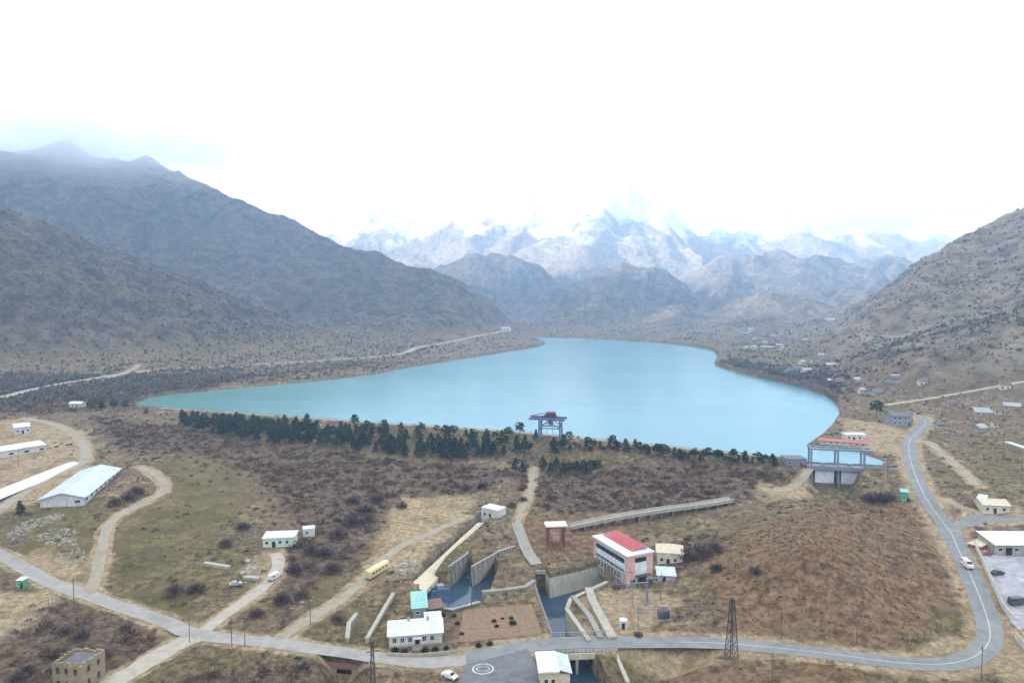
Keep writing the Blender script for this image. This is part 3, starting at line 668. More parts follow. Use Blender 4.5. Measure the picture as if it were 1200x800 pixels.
# ================================================================== the power house and the water works
def power_house():
    loc, rz, L = frame((735,687), (767,683)); rz = math.radians(25); L = 10.2; D = 21.0; h = 10.0
    e = empty('power_house', loc, rz, 'tall pink and white power house with a red panel on its roof', 'power house'); clear(loc, rz, L, D, 2)
    b = MB(); b.box(.05, .05, -2, L-.05, D-.05, h); b.build('wall', M['white'], e)
    for q in ((-.02, -.02, 1.6, 3.0, 1.2), (7.6, -.02, 1.0, L+.02, 1.2), (-.03, D-1.6, 1.5, .8, D+.02), (L-.9, D-1.6, .5, L+.03, D+.03)): b = MB(); b.box(*q, h-.35); b.build('corner_pier', M['pink'], e)
    b = MB(); b.box(3.0, -.06, 3.4, 7.6, .3, 7.4); b.box(-.07, 1.2, 5.2, .3, D-1.6, 6.9); b.build('wall_panel', M['paleblue'], e)
    b = MB(); b.box(-.1, -.1, -2, L+.1, 1.0, 1.0); b.box(-.1, 1.0, -2, .6, D+.1, .5); b.build('plinth', M['conc_lt'], e)
    nw = 6; wl = (D-3.6)/nw
    for k in range(nw):
        window(e, 'l', 1.9+k*wl, 7.1, wl-.16, 1.55, L, D, M['iron'], 2, sill=False)
        window(e, 'l', 1.9+k*wl, 4.15, wl-.25, .8, L, D, M['grey'], 2, sill=False)
    for k in range(2): window(e, 'f', 3.05+k*2.28, 7.55, 2.24, 1.5, L, D, M['iron'], 1, sill=False)
    for u, w, z, hh in ((1.5, 1.6, .0, 1.9), (5.0, 2.6, .0, 3.0)): window(e, 'f', u, z+.0, w, hh, L, D, M['iron'], 0, 'door', pm=M['dark'])
    for k in range(9): b = MB(); y = 1.4+k*2.0; b.box(-.45, y, -2, -.11, y+.35, 3.9); b.build('pilaster', M['conc_lt'], e)
    for k in range(8): window(e, 'l', .95+k*2.05, 1.3, 1.2, 1.9, L, D, M['grey'], 1, sill=False)
    b = MB(); b.box(-.5, -.5, h+.003, L+.5, D+.5, h+.45)
    r = b.build('roof', M['sheet_w'], e)
    b = MB(); x0, x1, y0, y1 = 3.3, L+.1, 2.2, D-.6; n = 7
    for k in range(n):
        xa = x0+(x1-x0)*k/n; xb = xa+(x1-x0)/n-.22; za = h+.47+.9*math.sin(math.pi*(k)/n*.9); zb = h+.47+.9*math.sin(math.pi*(k+.8)/n*.9)
        b.poly([(xa,y0,za),(xb,y0,zb),(xb,y1,zb),(xa,y1,za),(xa,y0,za+.12),(xb,y0,zb+.12),(xb,y1,zb+.12),(xa,y1,za+.12)], [(3,2,1,0),(4,5,6,7),(0,1,5,4),(1,2,6,5),(2,3,7,6),(3,0,4,7)])
    b.build('red_panel', M['red'], r)
    b = MB(); b.cbox(3.5, D+1.0, -2, 6.0, D+3.2, 2.6, .1)
    b.build('rear_annex', M['mint'], e)
    b = MB()
    for x in (3.2, 5.8, 8.4): b.bar((x, -1.6, -1.5), (x, -1.6, 3.1), .09)
    b.box(3.0, -1.8, 3.1, 8.6, -.15, 3.25); b.build('porch', M['iron'], e)
power_house()
house('outbuilding', 'cream outbuilding with a low pyramid roof right of the pink power house', 'outbuilding', (770,661), (800,658), 8, 4.4, 'hip', 1.9, 'cream', 'tan', [('f', 1.0, 1.2, 1.2, 1.3), ('f', 5.5, 1.2, 1.2, 1.3)], [('f', 3.2, 0, 1.1, 2.2)])
house('lean_to', 'low grey lilac lean-to at the foot of the cream outbuilding', 'lean-to', (771,681), (791,679), 5, 2.2, 'shed', .7, 'lilac', 'sheet', (), [('f', 1.5, 0, 1.0, 1.9)])
house('valve_house', 'small white valve house with two dark windows above the old canal', 'valve house', (564,608), (583,607), 6, 5.0, 'flat', 0, 'white', 'sheet_w', [('f', 1.2, 1.6, 1.3, 1.8), ('f', 4.0, 1.6, 1.3, 1.8)], ov=.15)

def portal():
    loc, rz, L = frame((643,641), (661,640)); h = 7.2
    e = empty('portal_hoist', loc, rz, 'rusty red portal hoist with a pale slab on top, left of the power house', 'portal hoist'); clear(loc, rz, L, 4)
    for x in (0, L):
        for y in (0, 3.5): b = MB(); b.box(x-.35, y-.35, -1, x+.35, y+.35, h); b.build('post', M['rust'], e)
    for y in (0, 3.5): b = MB(); b.box(-.55, y-.4, h+.003, L+.55, y+.4, h+.6); b.build('beam', M['rust'], e)
    b = MB(); b.cbox(-1.2, -1.0, h+.61, L+1.2, 4.5, h+1.1, .08); b.build('top_slab', mat('pink_slab', (.70,.55,.50), .8), e)
    b = MB(); b.box(1.6, .6, 1.5, L-1.6, 2.6, 4.6); b.bar((L/2-.6, 1.6, 4.6), (L/2-.6, 1.6, h+.6), .06); b.bar((L/2+.6, 1.6, 4.6), (L/2+.6, 1.6, h+.6), .06); b.build('gate_leaf_or_shade', mat('pink_gate', (.45,.27,.24), .8), e)
    for y in (0, 3.5): b = MB(); b.bar((.35, y, 2.2), (L-.35, y, 2.2), .16); b.build('tie_bar', M['rust'], e)
portal()

def flume():
    """raised concrete flume running off to the right behind the power house"""
    P = [(668,622), (700,617), (740,611), (780,604), (820,597), (857,590)]
    W = [TR(x, y) for x, y in P]; S = spline(np.array([tuple(v) for v in W]), 6)
    o = W[0]; S = S-np.array(tuple(o)); z = np.linspace(S[0,2], S[-1,2], len(S))+1.7
    e = empty('flume', o, 0, 'long raised concrete flume crossing the brown field behind the power house', 'flume')
    t = np.gradient(S[:,:2], axis=0); t /= np.linalg.norm(t, axis=1)[:,None]; n = np.stack([-t[:,1], t[:,0]], 1)
    prof = [(-1.9,-.5),(1.9,-.5),(1.9,.9),(1.5,.9),(1.3,-.1),(-1.3,-.1),(-1.5,.9),(-1.9,.9)]
    V = []; F = []
    for i in range(len(S)):
        for a, c in prof: V.append((S[i,0]+n[i,0]*a, S[i,1]+n[i,1]*a, z[i]+c))
    for i in range(len(S)-1):
        for k in range(8): F.append((8*i+k, 8*i+(k+1) % 8, 8*i+8+(k+1) % 8, 8*i+8+k))
    np_mesh('trough', V, F, M['conc_lt'], e)
    V = []; F = []
    for i in range(len(S)):
        for a in (-1.29, 1.29): V.append((S[i,0]+n[i,0]*a, S[i,1]+n[i,1]*a, z[i]+.12))
    for i in range(len(S)-1): F.append((2*i, 2*i+1, 2*i+3, 2*i+2))
    np_mesh('silt_bed', V, F, mat('flume_silt', (.36,.33,.25), .9), e)
    for i in range(1, len(S)-1, 2):
        b = MB(); a = math.atan2(t[i,1], t[i,0]); b.box(-.3, -1.7, -4, .3, 1.7, -.503); c, s = math.cos(a), math.sin(a)
        xf(b, lambda x, y, q: (S[i,0]+x*c-y*s, S[i,1]+x*s+y*c, z[i]+q)).build('support', M['conc_dk'], e)
    for k in range(0, len(S)-1, 3): NOBUSH.append(np.array([(o.x+S[k,0]+n[k,0]*q, o.y+S[k,1]+n[k,1]*q) for q in (-3, 3)]+[(o.x+S[min(k+3,len(S)-1),0]+n[k,0]*q, o.y+S[min(k+3,len(S)-1),1]+n[k,1]*q) for q in (3, -3)]))
flume()

def quay(label, pts, z_w, z0, z1, th, mat_, name='quay_wall', cat='quay wall', ribs=0, rib_side=1, cap=True, railing=False):
    W = [w2(p, z_w) for p in pts]; o = W[0].copy(); o.z = 0
    e = empty(name, o, 0, label, cat); P = [(v.x-o.x, v.y-o.y) for v in W]
    b = MB(); wall_ribbon(b, P, th, z0, z1); b.build('wall', M[mat_], e)
    z1l = z1 if hasattr(z1, '__len__') else [z1]*len(P)
    if cap: b = MB(); wall_ribbon(b, P, th+.35, [q+.003 for q in z1l], [q+.3 for q in z1l]); b.build('coping', M['conc_lt'], e)
    if ribs or railing:
        seg = []; d = [0]
        for i in range(1, len(P)): d.append(d[-1]+math.dist(P[i], P[i-1]))
        step = ribs or 2.0
        for s in np.arange(step/2, d[-1], step):
            i = max(k for k in range(len(d)-1) if d[k] <= s); f = (s-d[i])/(d[i+1]-d[i]); x = P[i][0]+(P[i+1][0]-P[i][0])*f; y = P[i][1]+(P[i+1][1]-P[i][1])*f
            a = math.atan2(P[i+1][1]-P[i][1], P[i+1][0]-P[i][0]); zz = z1l[i]+(z1l[i+1]-z1l[i])*f; seg.append((x, y, a, zz))
        if ribs:
            for x, y, a, zz in seg:
                b = MB(); c, s_ = math.cos(a), math.sin(a); s0 = rib_side
                q0 = z0 if not hasattr(z0, '__len__') else min(z0)
                b.poly([(-.22, s0*(th/2+.01), q0), (.22, s0*(th/2+.01), q0), (.22, s0*(th/2+1.5), q0), (-.22, s0*(th/2+1.5), q0), (-.22, s0*(th/2+.01), zz-.1), (.22, s0*(th/2+.01), zz-.1), (.22, s0*(th/2+.35), zz-.1), (-.22, s0*(th/2+.35), zz-.1)], [(3,2,1,0),(4,5,6,7),(0,1,5,4),(1,2,6,5),(2,3,7,6),(3,0,4,7)])
                xf(b, lambda u, v, w_: (x+u*c-v*s_, y+u*s_+v*c, w_)).build('buttress', M[mat_], e)
        if railing:
            b = MB()
            for x, y, a, zz in seg: b.bar((x, y, zz+.3), (x, y, zz+1.35), .05)
            for (x, y, a, zz), (x2, y2, a2, zz2) in zip(seg, seg[1:]): b.bar((x, y, zz+1.3), (x2, y2, zz2+1.3), .05); b.bar((x, y, zz+.85), (x2, y2, zz2+.85), .035)
            b.build('railing', M['steel'], e)
    return e
# main channel: left quay, headland, branch walls, right quay
quay('long concrete quay wall on the left bank of the blue river channel', [(626.5,684),(629,693),(650,752)], 0, -7.5, [.3,.2,.05], .7, 'conc_dk', cap=False)
quay('concrete wall along the power house side of the branch channel', [(711,684),(668.5,703),(664.5,715)], 0, -7.5, [.6,.3,.3], 1.0, 'conc_lt')
quay('pale concrete quay wall on the right bank next to the bridge', [(664.5,715),(690.5,752)], 0, -7.5, .3, 1.0, 'conc_lt')
quay('pale inclined concrete strip above the right bank nearest the water', [(671,700),(690,722),(704,748)], .2, -1.5, [1.0,.9,.8], 1.6, 'concrete', 'terrace_wall', 'terrace', cap=False)
quay('pale concrete terrace strip on the right bank farther from the water', [(690,690),(694,704),(718,747)], .6, -1.5, [1.3,1.2,.9], 2.6, 'conc_lt', 'terrace_wall', 'terrace', cap=False)
def culvert():
    a = w2((628,690), -6); b_ = w2((638.5,690), -6); d = b_-a; rz = math.atan2(d.y, d.x); L = d.length
    e = empty('culvert_mouth', (a.x, a.y, 0), rz, 'dark square culvert mouth where the covered channel opens', 'culvert'); h = -.5
    b = MB(); b.box(-1.0, 0, -7, 0, 3, h); b.box(L, 0, -7, L+1.0, 3, h); b.build('wing_wall', M['concrete'], e)
    b = MB(); b.box(-1.2, -.3, h+.003, L+1.2, 3.2, h+1.3); b.build('lintel', M['conc_lt'], e)
    b = MB(); b.box(0.003, 2.2, -7, L-.003, 2.9, h); b.build('gate_leaf_or_shade', M['dark'], e)  # near-black slab standing in for the shaded depth of the mouth
    b = MB()
    for z in (-3.2, -2.4): b.bar((.01, .4, z), (L-.01, .4, z), .1)
    b.build('screen_bar', M['steel'], e)
culvert()
def cover_slab():
    P = [(605,613),(612,632),(620,650),(631,671)]; W = [TR(x, y) for x, y in P]; o = W[0]
    S = dense(spline(np.array([tuple(v) for v in W]), 6), 2.5)
    ob = ribbon('channel_cover', S, 4.2, M['concrete'], .45, n=3); tag(ob, 'straight pale concrete cover over the buried channel above the culvert mouth', 'channel cover')
    for k in range(0, len(S)-3, 3): NOBUSH.append(np.array([(S[k,0]-2.5, S[k,1]), (S[k,0]+2.5, S[k,1]), (S[k+3,0]+2.5, S[k+3,1]), (S[k+3,0]-2.5, S[k+3,1])]))
cover_slab()
# left basin
quay('low stained concrete wall closing the front of the left basin', [(500,712),(530,716),(562,707)], .2, -5.5, .7, .8, 'conc_dk', 'basin_wall', 'basin wall', railing=True)
quay('pale concrete ledge between the left basin and the river channel', [(565,694),(592,691),(616,688),(626,681)], .4, -1.5, [.9,.8,.9,1.0], 1.6, 'concrete', 'ledge_wall', 'ledge', cap=False)
def slope_lining(label, top, bot, zt, zb, m, name='canal_lining', cat='canal lining'):
    n = len(top); V = []; F = []
    o = w2(top[0], 0)
    for i in range(n):
        a = w2(top[i], zt[i]); c = w2(bot[i], zb[i]); V += [(a.x-o.x, a.y-o.y, a.z), (c.x-o.x, c.y-o.y, c.z), (c.x-o.x, c.y-o.y, c.z-1.5), (a.x-o.x, a.y-o.y, a.z-1.5)]
    for i in range(n-1):
        a = 4*i; b = a+4; F += [(a, a+1, b+1, b), (a+1, a+2, b+2, b+1), (a+2, a+3, b+3, b+2), (a+3, a, b, b+3)]
    F += [(0,3,2,1), (4*n-4,4*n-3,4*n-2,4*n-1)]
    ob = np_mesh(name, V, F, M[m]); ob.location = (o.x, o.y, 0); return tag(ob, label, cat)
slope_lining('sloping stained concrete bank under the mound, between the culvert mouth and the power house', [(639.5,671),(644.5,677),(673,670.5),(708,661)], [(639,692),(644.5,700.5),(673,693),(708,684)], [.3,.3,.3,.3], [-6,-6,-6,-6], 'conc_lt', 'bank_lining', 'bank lining')
def apron(label, top, bot, zt, zb, nr):
    o = slope_lining(label, top, bot, zt, zb, 'concrete', 'apron_wall', 'apron wall')
    for k in range(nr):
        f = (k+.5)/nr; a = np.array(tuple(w2(top[0], zt[0])))*(1-f)+np.array(tuple(w2(top[-1], zt[-1])))*f; c = np.array(tuple(w2(bot[0], zb[0])))*(1-f)+np.array(tuple(w2(bot[-1], zb[-1])))*f
        b = MB(); b.bar(Vector(a)-o.location+Vector((0,-.2,.25)), Vector(c)-o.location+Vector((0,-.2,.1)), .26, 4); b.build('rib', M['conc_dk'], o)
    a = Vector(w2(top[0], zt[0]))-o.location; c = Vector(w2(top[-1], zt[-1]))-o.location; b = MB(); b.bar(a+Vector((0,.2,.3)), c+Vector((0,.2,.3)), .38, 4); b.build('coping', M['conc_lt'], o)
apron('steep ribbed concrete apron in the left basin, left one of two', [(525,665),(549,648)], [(527,690),(551,669)], [2.6,3.0], [-4.6,-4.6], 5)
apron('steep ribbed concrete apron in the left basin, right one of two', [(552,665),(584,647)], [(554,689),(576,671)], [2.8,3.4], [-4.6,-4.6], 6)
apron('dark ribbed flood wall at the top of the left basin', [(583,647),(603,641)], [(586,664),(602,658)], [3.4,3.6], [-1,-1], 6)
slope_lining('tan sloping concrete bank lining along the left side of the old canal', [(560,612),(540,630),(508,660),(484,682)], [(573,612),(557,632),(525,664),(497,694)], [3.2,3.0,2.4,1.6], [1.2,.8,.0,-.8], 'tan')
quay('narrow concrete parapet along the right side of the old canal', [(582,606),(557,634),(523,664)], 1.5, -3.5, [2.6,2.2,1.6], .7, 'concrete', 'canal_wall', 'canal wall')
quay('long thin pale parapet wall running down to the river road left of the white office', [(461,700),(445,725),(430,750)], .8, -2.5, [2.2,1.6,1.2], .8, 'conc_lt', 'parapet_wall', 'parapet')
quay('short weathered concrete wall next to the dark gully at the road', [(407,752),(409,737),(418,727)], .5, -2.5, [1.5,2.2,2.6], .9, 'concrete', 'gully_wall', 'gully wall')

def bridge():
    a = w2((650,755.5), 0); b_ = w2((714,753), 0); d = b_-a; rz = math.atan2(d.y, d.x); L = d.length
    Wd = 8.6; _, zz_ = line_dt(np.array([(a.x+b_.x)/2]), np.array([(a.y+b_.y)/2]), RD[0][3]); ctr = float(zz_[0])+.03
    e = empty('road_bridge', (a.x, a.y, 0), rz, 'concrete road bridge with grey railings over the river channel', 'bridge'); z = ctr
    b = MB(); b.box(-1.5, -Wd/2, z-.9, L+1.5, Wd/2, z-.02); b.build('deck', M['concrete'], e)
    b = MB(); b.box(-.5, -Wd/2-.45, z-1.9, L+.5, -Wd/2-.01, z-.25); b.build('edge_beam', M['tan'], e)
    b = MB(); b.box(-.5, Wd/2+.01, z-1.9, L+.5, Wd/2+.45, z-.25); b.build('edge_beam', M['tan'], e)
    for y in (-Wd/2-.2, Wd/2+.2):
        b = MB()
        for k in range(int(L/1.1)+1): x = k*1.1; b.box(x, y-.08, z-.25, x+.16, y+.08, z+1.05)
        b.box(-.5, y-.1, z+1.05, L+.5, y+.1, z+1.2); b.box(-.5, y-.06, z+.42, L+.5, y+.06, z+.54); b.build('railing', M['grey'], e)
    for x in (L*.36, L*.68): b = MB(); b.cbox(x-.35, -Wd/2-.2, -9, x+.35, Wd/2+.2, z-.903, .1); b.build('pier', M['conc_lt'], e)
    for x in (-1.2, L+.1): b = MB(); b.box(x, -Wd/2-.5, -9, x+1.1, Wd/2+.5, z-.903); b.build('abutment', M['concrete'], e)
    b = MB(); b.box(L+.2, -Wd/2-14, -9, L+1.2, -Wd/2-.55, z-.6); b.build('wing_wall', M['conc_lt'], e)
    b = MB(); b.box(-1.2, -Wd/2-12, -9, -.3, -Wd/2-.55, z-.6); b.build('wing_wall', M['concrete'], e)
bridge()
def gully_bridge():
    a = w2((383,769), -.5); b_ = w2((416,772), -.5); d = b_-a; rz = math.atan2(d.y, d.x); L = d.length
    e = empty('culvert_wall', (a.x, a.y, 0), rz, 'rusty brown parapet and dark arch where the old road crosses a gully', 'road culvert')
    z = hz(a.x, a.y+2)
    b = MB(); b.box(-4, -.5, z-.9, L+2, 0, z+.55); b.build('parapet', mat('rusty_parapet', (.24,.12,.09), .9), e)
    b = MB(); b.box(-4, -.48, -7, .35*L, .2, z-.903); b.box(L*.9, -.48, -7, L+2, .2, z-.903); b.build('face_wall', M['concrete'], e)
    b = MB(); b.box(.35*L+.01, .3, -7, L*.9-.01, .9, z-.91); b.build('opening', M['dark'], e)
gully_bridge()

def spillway():
    a = w2((948,546), 15); b_ = w2((1012,549), 15); d = b_-a; rz = math.atan2(d.y, d.x); L = d.length; z = 15.5
    e = empty('spillway', (a.x, a.y, 0), rz, 'grey spillway with two white gates under a tall steel frame', 'spillway'); clear(Vector((a.x, a.y, 0)), rz, L, 8, 6)
    g = L/2-.6
    for x in (0, g+.1, L-1.1): b = MB(); b.box(x, -3.5, 2, x+1.3, 6, z-.7); b.poly([(x+.15, -7, 2), (x+1.15, -7, 2), (x+1.15, -3.5, 2), (x+.15, -3.5, 2), (x+.15, -4, z-3), (x+1.15, -4, z-3), (x+1.15, -3.51, z-3), (x+.15, -3.51, z-3)], [(4,5,6,7),(0,1,5,4),(1,2,6,5),(2,3,7,6),(3,0,4,7)]); b.build('pier', M['conc_dk'], e)
    for x in (1.3, g+1.4):
        w = g-1.2
        b = MB(); b.box(x+.9, -2.6, z-7.5, x+w-.9, -2.2, z-1.6)
        for k in range(4): xx = x+.9+(w-1.8)*(k+.0)/3.3; b.box(xx, -2.75, z-7.5, xx+.3, -2.61, z-1.6)
        for q in (z-6.3, z-3.6): b.box(x+.9, -2.85, q, x+w-.9, -2.76, q+.3)
        b.build('gate', mat('gate_white', (.68,.68,.70), .7), e)
        b = MB(); b.box(x+.02, -1.5, 2, x+w-.02, -1.0, z-.72); b.build('bay', M['dark'], e)
        b = MB(); b.box(x+.05, -2.9, 2, x+w-.05, -2.1, z-7.52); b.build('sill', M['conc_dk'], e)
    b = MB(); b.box(-1, -4.2, z-.7, L+14, 3.5, z); b.build('deck', M['concrete'], e)
    b = MB(); b.box(-1.2, -4.5, z-1.1, L+14, -4.21, z+.9); b.build('parapet', M['steel'], e)
    b = MB(); b.box(-1.2, 3.51, z-.9, L+14, 3.8, z+.9); b.build('parapet', M['steel'], e)
    for x in (.3, L/2, L-.6):
        for y in (-3, 2.5): b = MB(); b.box(x-.4, y-.4, z+.003, x+.4, y+.4, z+8.2); b.build('post', M['steel'], e)
    for y in (-3, 2.5): b = MB(); b.box(-.6, y-.45, z+8.21, L+3, y+.45, z+9.0); b.build('beam', M['steel'], e)
    b = MB()
    for x in (.3, L/2, L-.6): b.box(x-.3, -2.5, z+8.3, x+.3, 2.0, z+8.9)
    b.build('cross_beam', M['steel'], e)
    for x in (L*.25, L*.75): b = MB(); b.box(x-1, -.8, z+.003, x+1, .8, z+1.6); b.build('hoist', M['grey'], e)
spillway()
house('gate_cabin', 'flat grey blue cabin at the left end of the spillway frame', 'cabin', (921,546), (945,547), 8, 3.6, 'flat', 0, 'steel', 'slate', [('f', 1.0, 1.2, 1.6, 1.2), ('f', 6.0, 1.2, 1.6, 1.2)], ov=.3)

def gantry_crane():
    a = w2((631,513), 16.2); e = empty('gantry_crane', (a.x, a.y, hz(a.x, a.y)), math.radians(-14), 'tall blue gantry crane with a red trolley house standing on the dam crest', 'gantry crane'); clear(a, 0, 14, 8)
    h = 13.0; Wd = 12.5; D = 7
    for x in (0, Wd):
        for y in (0, D):
            b = MB(); b.bar((x+(.5 if x == 0 else -.5), y, h), (x, y, -1), .55, 4, .5); b.build('leg', M['blue'], e)
    for x in (0, Wd): b = MB(); b.bar((x, 0, 5), (x, D, h-1.5), .2); b.bar((x, D, 5), (x, 0, h-1.5), .2); b.bar((x, 0, 5), (x, D, 5), .25); b.build('side_brace', M['blue'], e)
    for y in (0, D):
        b = MB(); b.bar((.3, y, h-4.5), (Wd-.3, y, h-4.5), .3); b.bar((.3, y, h-4.5), (Wd/2, y, h-.3), .22); b.bar((Wd-.3, y, h-4.5), (Wd/2, y, h-.3), .22); b.build('portal_brace', M['blue'], e)
        b = MB(); b.box(-5.5, y-.45, h+.003, Wd+2.5, y+.45, h+1.3); b.build('girder', M['blue'], e)
    for x in (4, 7.5): b = MB(); b.bar((x, D/2, h-8), (x, D/2, h), .12); b.build('hoist_rope', M['iron'], e)
    b = MB(); b.box(2.0, .6, h+1.31, 9.5, D-.6, h+2.2); b.poly([(3.2,1.0,h+2.2),(9.2,1.0,h+2.2),(9.2,D-1,h+2.2),(3.2,D-1,h+2.2),(4.2,1.4,h+4.2),(8.6,1.4,h+4.2),(8.6,D-1.4,h+4.2),(4.2,D-1.4,h+4.2)], [(4,5,6,7),(0,1,5,4),(1,2,6,5),(2,3,7,6),(3,0,4,7)]); b.build('trolley_house', mat('dark_red_paint', (.085,.035,.035), .7), e)
    b = MB(); b.box(-5.5, D/2-.8, h+1.31, 1.9, D/2+.8, h+1.6); b.bar((-5.5, D/2, h+1.5), (3.4, D/2, h+3.8), .18); b.build('boom', mat('dark_red_paint', (.085,.035,.035), .7), e)
    b = MB(); b.cbox(5.2, 1.6, h-3.0, 7.8, 4.2, h-.01, .1); b.build('cab', M['grey'], e)
gantry_crane()

def dam_crest():
    S = DAML[1:].copy(); S = dense(spline(S[:-1], 6), 3)
    S[:,2] = 16.2; tag(ribbon('dam_crest', S, 4.0, RM['dirt'], .05, n=3, wob=.2), kind='structure')
dam_crest()
# ================================================================== offices, sheds and houses
def office():
    loc, rz, L = frame((456,759), (518,754)); D = 8.5; h = 3.5; rise = 1.7
    e = empty('office_building', loc, rz, 'long single storey white office with a corrugated pale roof, beside the river road', 'office'); clear(loc, rz, L, D, 1.5)
    gable_walls(L, D, h, rise).build('wall', M['white'], e)
    r = gable_roof(L, D, h+.01, rise, .55)
    for k in range(int(L/.8)):                              # sheet seams
        x = .2+k*.8; r.poly([(x, -.5, h-.02), (x+.1, -.5, h-.02), (x+.1, D/2, h+rise+.28), (x, D/2, h+rise+.28), (x, -.5, h+.1), (x+.1, -.5, h+.1), (x+.1, D/2, h+rise+.33), (x, D/2, h+rise+.33)], [(4,5,6,7),(0,1,5,4),(1,2,6,5),(3,0,4,7)])
    r = r.build('roof', M['sheet_w'], e)
    for u in (.9, 3.0, 5.1, 9.0, 11.1, 13.2): 
        if u+1.2 < L: window(e, 'f', u, 1.2, 1.15, 1.5, L, D, None, 1)
    window(e, 'f', 7.0, 0, 1.3, 2.4, L, D, M['iron'], 0, 'door', pm=M['dark'])
    b = MB(); b.box(6.5, -2.0, 2.75, 8.8, -.65, 2.9); b.bar((6.7, -1.9, -.5), (6.7, -1.9, 2.75), .07); b.bar((8.6, -1.9, -.5), (8.6, -1.9, 2.75), .07); b.build('porch', M['lilac'], e)
    b = MB(); b.box(6.2, -2.2, -1, 9.1, -.2, .12); b.build('step', M['concrete'], e)
    b = MB(); b.box(-.15, -.12, -1.5, L+.15, -.01, .5); b.build('plinth', M['conc_lt'], e)
    for x in (L*.72, L*.35): b = MB(); b.box(x, D*.45, h+.8, x+.6, D*.45+.6, h+rise+1.1); b.build('chimney', M['conc_lt'], r)
    b = MB(); b.box(L*.7, D+.3, -1.2, L+.2, D+4, 3.3); b.build('rear_wing', M['cream'], e)
    b = MB(); b.box(L*.7-.3, D+.1, 3.303, L+.5, D+4.3, 3.5); b.build('rear_roof', M['sheet'], e)
    g = quay('low pale garden wall in front of the white office', [(453,767),(490,768.5),(535,764)], .1, -1, .75, .3, 'conc_lt', 'garden_wall', 'garden wall', cap=False)
office()
house('pump_shed', 'small shed with a teal roof behind the white office', 'shed', (484,725), (500,724), 8, 3.4, 'shed', 1.2, 'grey', 'teal', [('f', .8, 1.4, 1.2, 1.0)], [('f', 3.0, 0, 1.0, 2.1)])
house('rusty_shed', 'low dark red brown shed touching the teal roofed shed', 'shed', (503,722), (519,720), 4.5, 2.4, 'shed', .5, 'rust', 'tile', (), [('f', 1.2, 0, 1.0, 1.9)])
def trash_rake():
    a = w2((508,707), 0); e = empty('trash_rake', (a.x, a.y, -.5), .35, 'spidery blue steel rake frame at the edge of the left basin', 'rake frame'); 
    for x in (0, 5):
        for y in (0, 2.5): b = MB(); b.bar((x, y, -5), (x, y, 4.4), .16); b.build('post', M['blue'], e)
    for y in (0, 2.5): b = MB(); b.box(-.3, y-.15, 4.4, 5.3, y+.15, 4.75); b.bar((0, y, .6), (5, y, 4.4), .1); b.bar((5, y, .6), (0, y, 4.4), .1); b.build('beam', M['blue'], e)
    b = MB(); b.box(1.5, .3, 4.76, 3.5, 2.2, 5.8); b.build('winch', M['steel'], e)
trash_rake()
def bridge_house():
    a = TR(634,809); e = empty('gatehouse', (a.x, a.y, -.5), math.radians(3), 'yellowish gatehouse with a flat white roof at the left end of the bridge', 'gatehouse'); L = 4.3; D = 8.5; h = 5.2
    clear(a, 0, 9, D)
    b = MB(); b.box(0, 0, -3, L, D, h); b.build('wall', mat('yellow_render', (.55,.47,.28), .85), e)
    b = MB(); b.box(L+.01, .8, -5, L+2.9, D, h-1.0); b.build('side_wing', M['cream'], e)
    r = MB(); r.poly([(-.7,-.7,h+.003),(L+.2,-.7,h+.003),(L+.2,D+.6,h+.003),(-.7,D+.6,h+.003),(-.7,-.7,h+.35),(L+.2,-.7,h+.5),(L+.2,D+.6,h+.5),(-.7,D+.6,h+.35)], [(3,2,1,0),(4,5,6,7),(0,1,5,4),(1,2,6,5),(2,3,7,6),(3,0,4,7)]); r = r.build('roof', M['sheet_w'], e)
    s = MB(); s.poly([(L+.21,.2,h+.2),(L+3.4,.2,h-.8),(L+3.4,D+.5,h-.8),(L+.21,D+.5,h+.2),(L+.21,.2,h+.4),(L+3.4,.2,h-.6),(L+3.4,D+.5,h-.6),(L+.21,D+.5,h+.4)], [(3,2,1,0),(4,5,6,7),(0,1,5,4),(1,2,6,5),(2,3,7,6),(3,0,4,7)]); s.build('wing_roof', M['sheet'], e)
    window(e, 'f', .7, 2.2, 1.1, 1.3, L, D); window(e, 'f', 2.4, 2.2, 1.1, 1.3, L, D); window(e, 'l', 2, 2.2, 1.2, 1.3, L, D); window(e, 'l', 5, 2.2, 1.2, 1.3, L, D)
bridge_house()

# left: long sheds
def long_shed(label, A, B, C, h, rise, wall, rf, axis, D=None, open_side=False, grp=None):
    loc, rz, L = frame(A, B)
    c = TR(*C); D = D or math.hypot(c.x-loc.x, c.y-loc.y) if axis == 'x' else D or math.hypot(c.x-TR(*B).x, c.y-TR(*B).y)
    e = empty('long_shed', loc, rz, label, 'shed', grp); clear(loc, rz, L, D, 2)
    if open_side:
        b = MB(); b.box(0, D-.3, -1.5, L, D, h); b.box(0, 0, -1.5, .3, D-.3, h); b.box(L-.3, 0, -1.5, L, D-.3, h); b.build('wall', M[wall], e)
        for k in range(int(L/5)+1): b = MB(); x = min(.2+k*5, L-.4); b.box(x, 0, -1.5, x+.25, .25, h); b.build('post', M['steel'], e)
        b = MB(); b.box(.31, 1.2, -1, L-.31, 1.5, h-.3); b.build('inner_wall_or_shade', M['dark'], e)  # near-black sheet painting the shade inside the open front
    else:
        gable_walls(L, D, h, rise, axis).build('wall', M[wall], e)
        for k in range(int((D if axis == 'y' else L)/6)): window(e, 'r' if axis == 'y' else 'f', 2+k*6, 1.6, 2.2, 1.0, L, D, M['grey'], 1)
    r = gable_roof(L, D, h+.01, rise, .9, .22, axis).build('roof', M[rf], e)
    return e, L, D
e, L, D = long_shed('long barn with a pale blue grey roof and a white gable end', (47,595), (99,592), (165,553), 3.6, 2.2, 'white', 'sheet', 'y')
